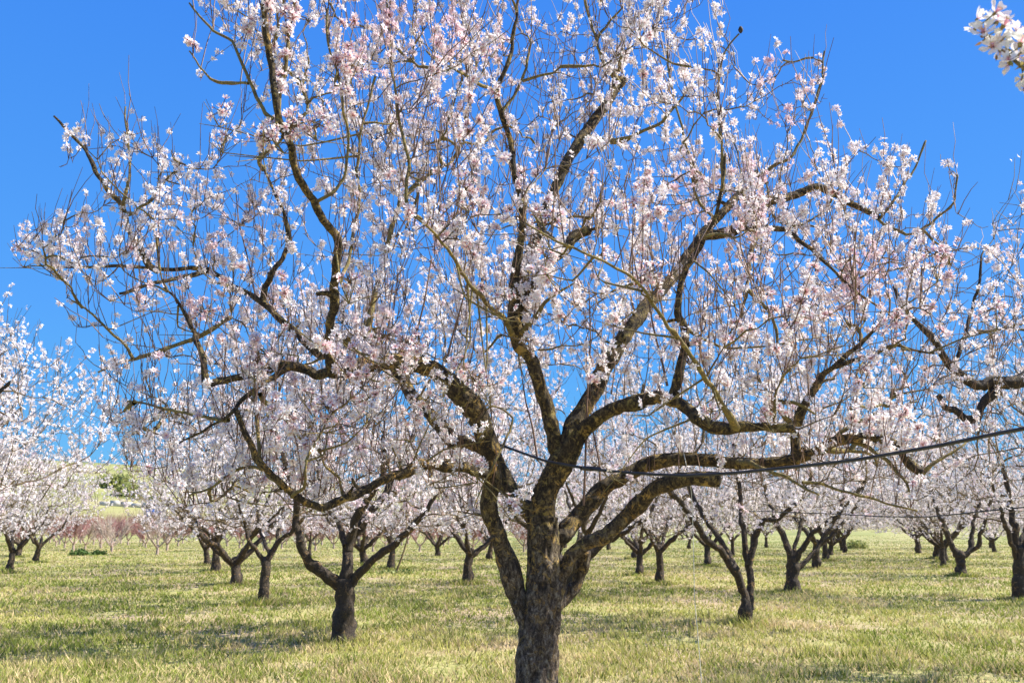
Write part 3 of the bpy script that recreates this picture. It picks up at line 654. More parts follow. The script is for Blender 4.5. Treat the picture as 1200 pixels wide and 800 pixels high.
FEAT = [(520,445,-1.0,.10,12),(560,500,-.9,.09,10),(490,430,-1.0,.10,12),(590,350,-1.2,.12,14),(760,470,-1.1,.08,8),(830,480,-1.3,.09,10),(720,360,-1.2,.11,12),(1010,430,-1,.12,14),(450,395,-.9,.13,20),(470,415,-1.0,.11,14),(540,430,-.9,.12,16),(575,455,-.9,.1,12),(505,470,-.9,.12,14),(430,470,-1,.13,16),(300,420,-1.2,.12,14),(700,300,-1.4,.12,16),(640,300,-1.6,.1,12),(410,330,-1.5,.12,14),(180,345,.2,.13,14),(215,250,.4,.15,16),(860,330,-1,.14,16),(940,370,-1,.14,16),(1000,300,-.8,.15,16),(720,545,-.9,.08,8),(335,150,-2.05,.13,26),(310,160,-2.1,.11,20),(372,140,-2.0,.11,18),(258,130,-1.2,.1,14),(262,160,-1.2,.1,12),(645,262,-2.0,.13,22),(765,325,-1.8,.12,26),(550,222,-1.4,.13,22),(480,400,-.9,.14,20),(1052,378,-1.2,.12,24),(600,592,-.7,.09,16),(612,580,-.7,.07,9),(560,440,-.8,.12,18),(560,545,-.7,.10,14),(385,478,-1.3,.13,20),(370,470,-1.3,.1,12),(410,75,-1.8,.13,18),(30,292,.6,.15,18),(330,395,-.9,.1,12),(240,365,-.7,.15,20),(590,50,-.6,.1,16),(1095,300,-1.0,.16,20),(905,480,-1.0,.13,16),(480,490,-.8,.13,16),(1165,362,-.8,.13,14),(205,185,.5,.12,14),(565,65,-1,.12,16)]
fp, fd, fs, fi = flowers_at(cp, cd, 2, 6, .027, .0256)
for (a, b, c_, r_, n_) in FEAT:
    n_ = int(n_*1.3); ctr = P(a, b, Y0+c_); q = nrm(rng.normal(size=(n_, 3)))
    fp = np.vstack([fp, ctr+q*r_*rng.uniform(.3, 1, (n_, 1))*[1, .8, .8]]); fd = np.vstack([fd, nrm(q+rng.normal(size=q.shape)*.3)])
    fs = np.concatenate([fs, .0255*rng.uniform(.85, 1.12, n_)])
    cb = len(cp); sub = rng.integers(0, 3, n_); cp = np.vstack([cp, ctr+np.zeros((3, 3))]); fi = np.concatenate([fi, cb+sub])
    # the twig that carries them
    d_ = rng.normal(size=(5, 3)); d_[:, 2] += .6; st_ = ctr-np.array([0, 0, r_]); tw_ = st_+nrm(d_)[:, None]*np.linspace(0, 1, 4)[None, :, None]*r_*1.7 if False else np.stack([st_+nrm(d_)*r_*1.7*u for u in np.linspace(0, 1, 4)], 1)
    V_, Q_ = batch_tubes(tw_, np.tile(np.linspace(.003, .0015, 4), (5, 1)), 4)
    j = np.argmin(np.linalg.norm(_lp-ctr, axis=1)+ (np.abs(_lp[:,0]-ctr[0])<.02)*.1); s_ = _lp[j]; mid_ = (s_+st_)/2+rng.normal(size=3)*.05
    pts, rr = resample(np.array([s_, mid_, st_]), np.array([.007, .005, .003]), .04); Vb, Qb, Tb = gnarled_tube(pts, rr, 6, .1)
    link('branch', fast_mesh('branch', localise(np.vstack([Vb, V_]), main_base), np.vstack([Qb, Q_+len(Vb)]), Tb, None, True), M_branch, main)
ctint = np.clip((fbm(fp*1.6+50, 2)-.57)*3.2+rng.normal(size=len(fp))*.10+.04, 0, .85)
px, py, dd = proj(fp); n_cl = len(cp)
csz = np.zeros(n_cl); np.add.at(csz, fi, ((px > -10) & (px < 1210) & (py > -10) & (py < 620))*(fs/dd)**2)
top = np.argsort(-csz)[:300]; istop = np.zeros(n_cl, bool); istop[top] = True
for ci in top:
    s = np.where(fi == ci)[0]; c0 = fp[s].mean(0)
    V, Q, T, C = build_flowers(fp[s]-c0, fd[s], fs[s], ctint[s], 1)
    st_ = np.stack([np.zeros_like(fp[s]), (fp[s]-c0)*.5, fp[s]-c0], 1); pv, pq = batch_tubes(st_+1e-4, np.tile([.0035, .0022, .002], (len(s), 1)), 3)
    Q = np.vstack([Q, pq+len(V)]); V = np.vstack([V, pv]); C = np.vstack([C, np.tile([.22, .15, .07], (len(pv), 1))])
    ob = link('blossom_cluster', fast_mesh('blossom_cluster', V, Q, T, C), M_petal, main); ob.location = [float(v) for v in c0-main_base]
s = np.where(~istop[fi])[0]
V, Q, T, C = build_flowers(fp[s]-main_base, fd[s], fs[s], ctint[s], .5)
link('blossoms', fast_mesh('blossoms', V, Q, T, C), M_petal, main, kind='stuff')
print('main: branches', len(B), 'shoots', len(S1)+len(S2), 'flowers', len(fp))
# dark dried almond at the tip of a bare twig
q = P(868, 35, Y0-1.1); hv, hq, ht = gnarled_tube(np.array([q-[0, 0, .025], q-[0, 0, .015], q, q+[0, 0, .015], q+[0, 0, .024]]), np.array([.003, .012, .015, .011, .002]), 8, .25, 0, 0, 60)
link('dried_almond', fast_mesh('dried_almond', localise(hv, main_base), hq, ht, None, True), M_husk, main)

# ------------------------------------------------------------------ other almond trees
def limb_set(base, traced, Yb):
    """traced limbs of one tree -> list of (name, pts, rad)"""
    return [(nm, px_path(pl, Yb), px_rad(pl, w0, w1, Yb)) for nm, pl, w0, w1 in traced]
def generic_limbs(base, seed, h_fork=.75, r=.12, nl=4, spread=1.0, top=2.2, lean=.1):
    g = np.random.default_rng(seed); b = np.asarray(base, float); ln = g.normal(size=2)*lean
    f = b+[ln[0], ln[1], h_fork]
    out = [('trunk', np.array([b+[0, 0, -.12], b+[ln[0]*.3, ln[1]*.3, h_fork*.45], f, f+[0, 0, .10]]), np.array([r*1.35, r*1.03, r*.95, r*.7]))]
    a0 = g.uniform(0, 6.28)
    for i in range(nl):
        a = a0+i*2*math.pi/nl+g.normal()*.3; d = np.array([math.cos(a), math.sin(a), 0]); hh = g.uniform(.75, 1.1)*top; s = g.uniform(.75, 1.25)*spread
        kn = g.normal(size=(3, 3))*.09
        p = np.array([f-[0, 0, .12], f+d*.28*s+[0, 0, .2]+kn[0]*.4, f+d*.62*s+[0, 0, .2+.30*(hh-h_fork)]+kn[0], f+d*1.0*s+[0, 0, .15+.62*(hh-h_fork)]+kn[1], f+d*1.4*s+[0, 0, hh-h_fork+.3]+kn[2]])
        out.append(('limb', p, np.array([.66, .58, .45, .32, .18])*r))
        k = p[2]; a2 = a+g.choice([-1, 1])*.8; d2 = np.array([math.cos(a2), math.sin(a2), 0])
        out.append(('limb', np.array([k, k+d2*.3*s+[0, 0, .35], k+d2*.7*s+[0, 0, .9]]), np.array([.36, .28, .16])*r))
    return out
def orchard_tree(name, label, base, limbs, crown, seed, ntar=430, nfl=6500, group='almond trees of the orchard', fsize=.034, offs=(0, 0), link_it=True, reject=None, detail=0):
    global rng
    rng = np.random.default_rng(seed); base = np.asarray(base, float)
    root = thing(name, label, 'tree', base, group)
    sp_, sd_ = [], []
    for nm, pts, rad in limbs:
        tr = nm == 'trunk'
        p, r = resample(pts, rad, .05 if tr else .07)
        V, Q, T = gnarled_tube(p, r, 14 if tr else 8, .24, .10 if tr else 0, .07 if not tr else .03, 9, True, .5)
        link(nm, fast_mesh(nm, localise(V, base), Q, T, None, True), M_farbark, root)
        if not tr:
            tg = nrm(np.gradient(p, axis=0)); s0 = int(len(p)*.35); sp_.append(p[s0::2]); sd_.append(tg[s0::2])
    rx, ry, zlo, zt = crown
    X = ellipsoid_targets((base[0]+offs[0], base[1]+offs[1]), rx, ry, zlo, zt, ntar)
    if reject is not None: X = X[~reject(X)]
    B, R, par = grow(np.vstack(sp_), np.vstack(sd_), X, 5, .5, rounds=9, maxd=3, r0=.0042, expo=.5)
    S, RS = shoots_from(B, 1.3, .2, .6, 1.1, K=3)
    if reject is not None: ok_ = ~reject(S[:, -1]); S, RS = S[ok_], RS[ok_]
    V1, Q1 = batch_tubes(B, R, 3); V2, Q2 = batch_tubes(S, RS*1.3, 3)
    link('twigs', fast_mesh('twigs', localise(np.vstack([V1, V2]), base), np.vstack([Q1, Q2+len(V1)]), None, None, True), M_twig, root, kind='stuff')
    a1, b1 = nodes_on(S, .045, skip=.03); a2, b2 = nodes_on(B, .08, .011, R); cp = np.vstack([a1, a2]); cd = np.vstack([b1, b2])
    pr = np.clip((fbm(cp*1.7+seed, 2)-.28)*3, .1, 1); k = rng.random(len(cp)) < pr; cp, cd = cp[k], cd[k]
    if reject is not None: k = ~reject(cp); cp, cd = cp[k], cd[k]
    m_ = min(len(cp), nfl//3); k = rng.permutation(len(cp))[:m_]; cp, cd = cp[k], cd[k]
    fp, fd, fs, fi = flowers_at(cp, cd, 1, 5, .042, fsize)
    ct = np.clip((fbm(fp*1.1+30+seed, 2)-.55)*2+rng.normal(size=len(fp))*.10+.08, 0, .7)
    V, Q, T, C = build_flowers(fp-base, fd, fs, ct, detail)
    link('blossoms', fast_mesh('blossoms', V, Q, T, C), M_petal, root, kind='stuff')
    return root
def copy_tree(src, loc, rz, scale, label, group):
    r = src.copy(); COL.objects.link(r); r.location = [float(v) for v in loc]; r.rotation_euler = (0, 0, rz); r.scale = (scale,)*3; r['label'] = label
    if group: r['group'] = group
    for ch in src.children:
        c = ch.copy(); COL.objects.link(c); c.parent = r
    return r
def gbase(px, py):
    Y = groundY(py); q = P(px, py, Y); return np.array([q[0], q[1], float(hgt(q[0], q[1]))])
def trk(px, py, w, *more):  # trunk polyline in px with widths
    Yb = groundY(py); pl = [(px, py+400/Yb*.5)]+[(a, b) for a, b, _ in more]; ws = [w*1.2]+[c for _, _, c in more]
    return ('trunk', np.array([P(a, b, Yb) for a, b in pl]), np.array([c/2*Yb/F for c in ws]))
AL = 'almond trees of the orchard'
# second tree, left of the main trunk
Yb = groundY(742); b2_ = gbase(402, 742)
L = [trk(402, 742, 23, (403,710,21),(404,690,21),(404,678,19))] + limb_set(b2_, [
 ('limb', [(400,688,0),(384,674,-.1),(365,660,-.2),(352,636,-.3),(348,605,-.3),(345,580,-.4),(335,545,-.5),(320,500,-.6)], 15,5),
 ('limb', [(404,685,0),(407,655,0),(409,640,.1),(428,610,.2),(440,592,.3),(455,570,.4),(478,530,.6),(490,480,.8)], 16,5),
 ('limb', [(408,645,.05),(413,620,.0),(420,600,-.1),(432,584,-.2),(447,560,-.4),(450,510,-.5)], 12,5),
 ('limb', [(407,688,0),(420,673,-.05),(440,655,-.2),(462,638,-.3),(485,612,-.4),(500,600,-.5),(520,560,-.6),(530,510,-.7)], 12,4),
 ('limb', [(405,640,0),(398,615,.2),(388,598,.4),(375,560,.8),(365,500,1.0)], 8,3)], Yb)
orchard_tree('almond_tree', 'almond tree with a low wide fork, nearest one left of the big foreground trunk', b2_, L, (2.7, 2.5, 1.3, 4.9), 21, 640, 15000, AL, offs=(.1, .3))
# slender forked tree right of the main trunk
Yb = groundY(725); b3_ = gbase(877, 725)
L = [trk(876, 725, 13, (875,712,12),(872,700,9))] + limb_set(b3_, [
 ('limb', [(876,716,0),(870,690,0),(860,663,-.1),(845,647,-.2),(832,636,-.3),(812,608,-.5),(800,590,-.6),(785,575,-.8),(770,560,-1)], 11,5),
 ('limb', [(864,668,-.1),(854,648,0),(838,622,.2),(822,602,.4),(812,580,.6),(800,550,.8)], 8,4),
 ('limb', [(879,714,.1),(879,690,.2),(877,657,.3),(872,630,.4),(870,602,.5),(866,570,.6),(860,520,.7)], 10,4),
 ('limb', [(878,662,.2),(886,628,.2),(896,610,.1),(912,606,0),(935,590,-.2),(950,560,-.3)], 8,4)], Yb)
orchard_tree('almond_tree', 'slender almond tree with two thin stems from the ground, right of the foreground trunk', b3_, L, (2.7, 2.5, 1.4, 4.8), 22, 520, 8500, AL, offs=(.1, .2))
Yb = groundY(690); b4_ = gbase(930, 690)
L = [trk(930, 690, 15, (929,672,13),(929,660,13),(928,652,10))] + limb_set(b4_, [
 ('limb', [(929,668,0),(924,645,0),(917,625,.1),(908,608,.2),(900,585,.4),(890,550,.6)], 10,3),
 ('limb', [(929,662,0),(938,645,-.1),(952,625,-.2),(975,607,-.3),(1000,585,-.5),(1015,560,-.7)], 8,3),
 ('limb', [(931,670,0),(942,660,.1),(955,646,.2),(966,628,.3),(985,600,.5),(990,560,.8)], 7,3),
 ('limb', [(929,664,0),(932,640,.2),(940,610,.5),(942,560,.8)], 6,3)], Yb)
orchard_tree('almond_tree', 'short dark trunk almond tree with limbs leaning right, right of the slender two stemmed tree', b4_, L, (3.0, 2.8, 1.4, 4.9), 23, 480, 8000, AL)
Yb = groundY(697); b5_ = gbase(1196, 697)
L = [trk(1196, 697, 16, (1195,672,13),(1194,650,13),(1193,640,9))] + limb_set(b5_, [
 ('limb', [(1194,655,0),(1190,625,0),(1187,600,.1),(1180,570,.2),(1172,530,.4)], 10,4),
 ('limb', [(1193,658,0),(1185,638,-.1),(1178,615,-.2),(1172,595,-.3),(1160,560,-.5)], 6,3),
 ('limb', [(1195,655,0),(1210,620,0),(1225,590,.1),(1240,540,.2)], 9,4),
 ('limb', [(1195,650,0),(1202,615,.4),(1208,580,.6),(1212,530,.9)], 7,3)], Yb)
orchard_tree('almond_tree', 'almond tree with a straight dark trunk cut by the right edge of the photo', b5_, L, (2.9, 2.7, 1.35, 4.9), 24, 460, 8000, AL)
Yb = groundY(672); b6_ = gbase(1127, 672)
L = [trk(1127, 672, 11, (1126,660,10),(1125,650,12),(1124,645,8))] + limb_set(b6_, [
 ('limb', [(1125,655,0),(1116,638,0),(1108,622,0),(1100,600,.1),(1090,575,.3)], 8,3),
 ('limb', [(1120,648,0),(1112,625,.2),(1100,598,.4),(1092,580,.6)], 6,2),
 ('limb', [(1127,653,0),(1138,643,0),(1139,625,.1),(1141,610,.2),(1150,585,.3)], 7,3),
 ('limb', [(1136,646,0),(1146,640,-.1),(1150,622,-.2),(1155,603,-.3),(1165,575,-.5)], 6,3)], Yb)
orchard_tree('almond_tree', 'squat almond tree with a cup of limbs, left of the trunk at the right edge', b6_, L, (2.9, 2.7, 1.35, 4.9), 25, 460, 7500, AL)
Yb = groundY(702); b7_ = gbase(308, 702)
L = [trk(308, 702, 11, (309,685,11),(311,668,10),(312,658,10),(313,652,7))] + limb_set(b7_, [
 ('limb', [(312,660,0),(304,650,0),(296,638,-.1),(289,620,-.2),(283,600,-.3),(272,570,-.5)], 6,3),
 ('limb', [(312,658,0),(320,645,0),(328,632,0),(345,620,-.1),(362,600,-.3),(372,570,-.5)], 8,3),
 ('limb', [(316,650,0),(308,632,.3),(302,610,.5),(300,570,.8)], 5,2),
 ('limb', [(320,646,0),(328,620,.4),(332,590,.6),(338,550,.9)], 5,2)], Yb)
orchard_tree('almond_tree', 'thin trunked almond tree just left of the wide forked second tree', b7_, L, (2.8, 2.6, 1.35, 4.8), 26, 460, 8000, AL)
# tree standing out of frame to the right whose dark limb reaches in
Yb = 8.4; q = P(1335, 790, Yb); b8_ = np.array([q[0], Yb, 0.])
L = [('trunk', np.array([[q[0], Yb, -.1], [q[0]-.02, Yb, .4], [q[0]-.03, Yb, .85], [q[0]-.04, Yb, 1.0]]), np.array([.18, .14, .13, .1]))] + limb_set(b8_, [
 ('limb', [(1330,700,0),(1310,640,0),(1280,560,-.1),(1245,480,-.2),(1222,445,-.3),(1200,438,-.4),(1185,444,-.4),(1172,449,-.4),(1151,452,-.4),(1130,443,-.5),(1112,428,-.5),(1095,402,-.6),(1077,382,-.6),(1056,358,-.7),(1048,335,-.7)], 26,4),
 ('limb', [(1172,449,-.4),(1163,460,-.4),(1151,477,-.4),(1138,493,-.4),(1130,492,-.4),(1120,481,-.45),(1109,477,-.5),(1100,463,-.5)], 11,7),
 ('limb', [(1116,430,-.5),(1124,405,-.5),(1140,365,-.5),(1147,323,-.5),(1150,300,-.5)], 6,2.5),
 ('limb', [(1335,700,0),(1345,640,.2),(1330,560,.6),(1300,470,1.0),(1280,380,1.3)], 18,6),
 ('limb', [(1335,700,0),(1370,640,.2),(1400,560,.3),(1430,470,.5)], 18,6),
 ('limb', [(1335,700,0),(1350,640,-.5),(1370,560,-.9),(1390,470,-1.3)], 18,6)], Yb)
orchard_tree('almond_tree', 'almond tree outside the right edge, its dark crooked limb with sawn stub reaching in', b8_, L, (2.85, 2.5, 1.6, 4.7), 27, 560, 7500, AL, detail=.5, fsize=.0265, reject=lambda X: (proj(X)[0] < 1085) | ((proj(X)[0] < 1160) & (proj(X)[1] < 330)))
Yb = 9.6; b10_ = np.array([-7.7, Yb, 0.])
L = [('trunk', np.array([[-7.7, Yb, -.1], [-7.68, Yb, .4], [-7.66, Yb, .85], [-7.66, Yb, 1.0]]), np.array([.18, .14, .13, .1]))]
for d_, e_ in (((1.0, -.1), 1.0), ((.5, .9), 1.0), ((-.9, .4), .9), ((.2, -1.0), 1.0)):
    o_ = np.array([-7.66, Yb, .9]); d_ = np.array([d_[0], d_[1], 0])
    L.append(('limb', np.array([o_, o_+d_*.5+[0, 0, .35], o_+d_*1.1+[0, 0, .75], o_+d_*1.7+[0, 0, 1.5*e_], o_+d_*2.3+[0, 0, 2.1*e_]]), np.array([.09, .075, .055, .04, .02])))
orchard_tree('almond_tree', 'almond tree beyond the left edge, its loose side branches reaching in at mid height', b10_, L, (2.95, 2.8, 1.4, 4.25), 29, 540, 8500, AL, detail=.5, fsize=.0245, reject=lambda X: X[:, 0] < -7.4)
# tree beside the camera on the right, only a blossoming twig tip in view
b9_ = np.array([3.25, .55, 0.])
L = [('trunk', np.array([[3.25, .55, -.1], [3.24, .56, .5], [3.2, .6, .95], [3.18, .62, 1.1]]), np.array([.19, .15, .14, .1])),
     ('limb', np.array([[3.2, .6, .9], [3.0, .95, 1.35], [2.6, 1.35, 2.0], [2.2, 1.75, 2.45], [1.85, 2.02, 2.68]]), np.array([.085, .07, .045, .02, .008])),
     ('limb', np.array([[3.2, .6, .9], [3.6, .9, 1.4], [4.2, 1.3, 2.0], [4.8, 1.6, 2.7]]), np.array([.085, .07, .05, .025])),
     ('limb', np.array([[3.2, .6, .9], [3.6, .1, 1.4], [4.0, -.6, 2.1], [4.3, -1.2, 2.9]]), np.array([.085, .07, .05, .025])),
     ('limb', np.array([[3.2, .6, .9], [2.9, .1, 1.4], [2.5, -.6, 2.1], [2.3, -1.2, 2.9]]), np.array([.085, .07, .05, .025]))]
near_t = orchard_tree('almond_tree', 'almond tree beside the camera, only its blossoming twig showing in the upper right corner', b9_, L, (2.3, 2.2, 1.6, 4.4), 28, 260, 3500, AL, detail=0, fsize=.021, reject=lambda X: (X[:, 1] > .2) & (np.abs(proj(X)[0]-600) < 720) | (np.abs(X[:, 0]) < .9))
rng = np.random.default_rng(77)
YT = 2.15
tw = px_path([(1255,118,-.12),(1215,92,-.05),(1190,72,0),(1172,58,0),(1158,42,0),(1148,30,0)], YT)
tw = np.vstack([[[1.95, 1.95, 2.62]], tw[0:1]*.5+np.array([[1.95, 1.95, 2.62]])*.5, tw]); pts, rr = resample(tw, np.array([.007, .006, .005, .0045, .004, .0036, .003, .002]), .015)
V, Q, T = gnarled_tube(pts, rr, 10, .15, 0, .003, 60, True, .5); link('branch', fast_mesh('branch', localise(V, b9_), Q, T, None, True), M_branch, near_t)
spots = [(1142,26,14),(1150,40,16),(1160,22,15),(1164,30,18),(1172,34,17),(1150,52,12),(1158,60,14),(1170,48,14),(1184,46,17),(1192,54,18),(1200,60,18),(1188,70,16),(1196,78,14),(1166,66,10),(1176,76,12),(1206,74,16),(1192,98,10),(1199,106,11),(1204,96,10),(1178,80,12),(1215,85,16),(1140,36,11)]
for a, b, s_ in spots:
    c0 = P(a, b, YT+rng.uniform(-.04, .04)); cc = pts[np.argmin(np.linalg.norm(pts-c0, axis=1))]; c0 = c0+np.array([0, -.03, 0])*rng.random(); nn = nrm(c0-cc+rng.normal(size=3)*.02+np.array([0, -.02, 0]))
    V, Q, T, C = build_flowers(np.zeros((1, 3)), nn[None]+[[0, 0, .15]], np.array([s_*2.35/F*1.02]), np.array([rng.uniform(.0, .5)]), 2)
    ob = link('blossom', fast_mesh('blossom', V, Q, T, C, True), M_petal, near_t); ob.location = [float(v) for v in c0-b9_]
    pd = np.stack([cc, (cc+c0)/2+rng.normal(size=3)*.003, c0], 0)
    V, Q = batch_tubes(pd[None], np.array([[.0018, .0016, .0025]]), 5); link('flower_stalk', fast_mesh('flower_stalk', V-b9_, Q, None, np.tile([.2, .2, .06], (len(V), 1)), True), M_leaf, near_t)
# buds and young green leaf tips on that twig
VV = []; TT = []; CC = []
for i in range(90):
    c0 = pts[rng.integers(len(pts)//3, len(pts))]+rng.normal(size=3)*.010; d = nrm(rng.normal(size=3)); s = nrm(np.cross(d, rng.normal(size=3))); l = rng.uniform(.012, .03); b = len(VV)
    VV += [c0, c0+d*l*.5+s*l*.16, c0+d*l, c0+d*l*.5-s*l*.16]; TT += [[b, b+1, b+2], [b, b+2, b+3]]; CC += [[[.28, .28, .08], [.24, .14, .06], [.36, .30, .10]][i % 3]]*4
link('leaf_buds', fast_mesh('leaf_buds', np.array(VV)-b9_, None, TT, CC), M_leaf, near_t, kind='stuff')

# three shared shapes for the trees further back
OFF = np.array([0, 0, 0.])
named = [
 (243, 660, 'small almond tree furthest back in the left receding row', 0),
 (252, 668, 'leaning almond tree in the left row, just right of the smallest furthest one', 1),
 (277, 682, 'dark trunked almond tree in the left row, just left of the thin trunked one', 2),
 (11, 668, 'almond tree with a slightly bent trunk at the far left edge', 3),
 (42, 657, 'almond tree with V shaped fork, right of the bent trunk at the left edge', 0),
 (427, 659, 'small almond tree seen through the fork of the wide second tree', 2),
 (547, 680, 'small upright almond tree in the gap left of the main trunk', 3),
 (774, 680, 'almond tree with a straight thin trunk and fan of limbs, right of the main trunk', 1),
 (744, 653, 'distant small almond tree just left of the straight thin trunk', 2),
 (829, 661, 'distant almond tree partly behind the slender forked stems', 0),
 (956, 664, 'distant almond tree behind the one with limbs leaning right', 3),
 (990, 646, 'tiny distant almond tree right of the limbs leaning right', 1),
 (1106, 656, 'distant almond tree just behind the squat cup shaped one', 2),
]
protos = [None]*4; used = [np.array([-7.7, 9.6])]
def proto_place(k, base, rz, scale, label, group):
    if protos[k] is None:
        protos[k] = orchard_tree('almond_tree', label, (0, 0, 0), generic_limbs((0, 0, 0), 40+k, [.75, .85, .65, .8][k], [.125, .12, .14, .13][k], [4, 4, 5, 3][k], [1., .9, 1.15, 1.], 2.3) if False else generic_limbs((0, 0, 0), 40+k, [.75, .95, .6, .8][k], [.105, .095, .12, .11][k], [4, 4, 5, 3][k], [1., .85, 1.1, 1.][k], [2.3, 2.4, 2.2, 2.3][k], [.08, .02, .1, .12][k]), (2.9, 2.9, 1.1, 4.8), 60+k, 440, 8200, group)
        r = protos[k]; r.location = [float(v) for v in base]; r.rotation_euler = (0, 0, rz); r.scale = (scale,)*3; return r
    return copy_tree(protos[k], base, rz, scale, label, group)
for i, (a, b, lab, k) in enumerate(named):
    bb = gbase(a, b); used.append(bb[:2]); proto_place(k, bb, rng.uniform(0, 6.28), rng.uniform(.86, 1.14), lab, AL)
for bb in (b2_, b3_, b4_, b5_, b6_, b7_, b8_, b9_, main_base): used.append(bb[:2])
U = np.array([-2.55, 5.75]); Vv = np.array([5.8, 2.45]); cnt = 0
for i in range(-3, 14):
    for j in range(-3, 12):
        q = np.array([.2, 6.])+i*U+j*Vv+rng.normal(size=2)*.25
        if q[1] < 8 or q[1] > (46 if q[0] < 2 else 66): continue
        a, b, d = proj(np.array([[q[0], q[1], 1.5]])); ex = 3.2*F/q[1]
        if a[0] < -ex or a[0] > 1200+ex or 62 < a[0] < 236: continue
        if q[1] > 34 and a[0] < 800 and rng.random() < .22: continue
        if min(np.hypot(*(q-u)) for u in used) < 3.4: continue
        used.append(q); cnt += 1; base = (q[0], q[1], float(hgt(q[0], q[1])))
        if q[1] < 24: lab = 'almond tree standing beyond the left edge, only the side of its crown showing' if q[0] < -6 else 'almond tree hidden behind the big foreground trunk, only its crown showing'
        elif a[0] < 1200/3: lab = 'pale almond tree far back on the left, merging into the blossom haze'
        elif a[0] < 800: lab = 'pale almond tree far back behind the foreground trunk, merging into the blossom haze'
        else: lab = 'pale almond tree far back on the right, merging into the blossom haze'
        proto_place(cnt % 4, base, rng.uniform(0, 6.28), rng.uniform(.8, 1.16), lab, AL)
print('lattice trees', cnt)

# bare peach trees behind the orchard on the left
def peach(seed, tm=None):
    g = np.random.default_rng(seed); n = 120
    root = thing('peach_tree', 'x', 'tree'); tr = []
    V, Q, T = gnarled_tube(*resample(np.array([[0, 0, -.1], [.02, 0, .3], [0, 0, .5]]), np.array([.09, .07, .07]), .08), 8, .15)
    link('trunk', fast_mesh('trunk', V, Q, T, None, True), M_peachtrunk, root)
    for i in range(4):
        a = i*1.57+g.normal()*.3; d = np.array([math.cos(a), math.sin(a), 0]); p = np.array([[0, 0, .35], d*.35+[0, 0, .7], d*.7+[0, 0, 1.25], d*.95+[0, 0, 1.8]])
        V, Q, T = gnarled_tube(*resample(p, np.array([.05, .042, .03, .018]), .15), 5, .1); link('limb', fast_mesh('limb', V, Q, T, None, True), M_peachtrunk, root)
        for k in range(n//4*3):
            u = g.uniform(.3, 1)*3; i0 = min(int(u), 2); s = p[i0]*(1-u+i0)+p[i0+1]*(u-i0); dd_ = nrm(d*g.uniform(-.1, .8)+g.normal(size=3)*.35+[0, 0, .9]); l = g.uniform(.5, 1.1)
            tr.append([s, s+dd_*l*.5, s+dd_*l+[0, 0, .05]])
    tr = np.array(tr); V, Q = batch_tubes(tr, np.tile([.011, .009, .005], (len(tr), 1)), 3)
    link('twigs', fast_mesh('twigs', V, Q, None, None, False), tm or M_peach, root, kind='stuff')
    return root
pp = [peach(100+i) for i in range(3)]; pale_p = peach(110, M_palebark); pale_used = False; usedp = [False]*3; c_ = 0
def place_peach(q, lab, grp, sc_=1.0):
    global c_
    k = c_ % 3; c_ += 1; loc = (q[0], q[1], float(hgt(q[0], q[1]))); rz = rng.uniform(0, 6.28)
    if not usedp[k]:
        usedp[k] = True; sc_ = sc_; r = pp[k]; r.location = loc; r.rotation_euler = (0, 0, rz); r.scale = (sc_,)*3; r['label'] = lab
        if grp: r['group'] = grp
    else: copy_tree(pp[k], loc, rz, sc_, lab, grp)
for a, b, lab in [(184, 648, 'pale bare fruit tree with a fan of stems, before the reddish twig band at left'), (131, 645, 'smaller pale bare fruit tree at left of the bigger fan shaped one'), (100, 642, 'thin bare fruit tree beside the dark green weeds at left'), (1030, 628, 'bare fruit tree in the grass at right between the far almond trees')]:
    q = gbase(a, b); sc_ = {184: .95, 131: .8, 100: .75, 1030: .8}[a]
    if not pale_used: pale_used = True; pale_p.location = [float(v) for v in q]; pale_p.scale = (sc_,)*3; pale_p['label'] = lab; pale_p['group'] = 'bare fruit trees behind the orchard'
    else: copy_tree(pale_p, q, rng.uniform(0, 6.28), sc_, lab, 'bare fruit trees behind the orchard')
for row in range(6):
    y = 56+row*5.0
    for x in np.arange(-58-row*3, 2+row*1.5, 3.1):
        q = (x+rng.normal()*.3, y-.12*x+rng.normal()*.3-4)
        a = 600+F*q[0]/q[1]
        if a < -30 or a > 640: continue
        place_peach(q, 'bare peach tree with reddish upright twigs in the band beyond the orchard', 'bare peach trees in rows at left', rng.uniform(.76, .94))

# leafy bushes and weeds
def leaf_ball(rx, ry, rz, n, size, cols, seed):
    g = np.random.default_rng(seed); q = nrm(g.normal(size=(n, 3))); q *= g.uniform(.35, 1, (n, 1))**.6; lump = .65+.7*vnoise(q*1.8+seed)
    p = q*lump[:, None]*[rx, ry, rz]; p[:, 2] = np.abs(p[:, 2])
    d = nrm(q+g.normal(size=q.shape)*.8); s = nrm(np.cross(d, g.normal(size=q.shape))); l = size*g.uniform(.6, 1.4, (n, 1))
    V = np.stack([p, p+d*l*.5+s*l*.3, p+d*l, p+d*l*.5-s*l*.3], 1).reshape(-1, 3); Q = np.arange(4*n).reshape(-1, 4)
    c = np.array(cols)[g.integers(0, len(cols), n)]*g.uniform(.7, 1.3, (n, 1))
    return V, Q, np.repeat(c, 4, 0)
def bush(name, px_, py_, Yd, dims, n, size, cols, lab, cat, seed, group=None):
    q = P(px_, py_, Yd); z = float(hgt(q[0], Yd)); root = thing(name, lab, cat, (q[0], Yd, z), group)
    V, Q, C = leaf_ball(*dims, n, size, cols, seed); link('foliage', fast_mesh(name, V, Q, None, C), M_leaf, root)
    g = np.random.default_rng(seed); st = []
    for k in range(7): d = nrm(g.normal(size=3)*[1, 1, .3]+[0, 0, 1]); st.append([np.zeros(3), d*dims[2]*.4, d*dims[2]*.8])
    V, Q = batch_tubes(np.array(st), np.tile(np.array([.05, .035, .015])*dims[2]*.7, (7, 1)), 5); link('stems', fast_mesh('stems', V, Q), M_twig, root)
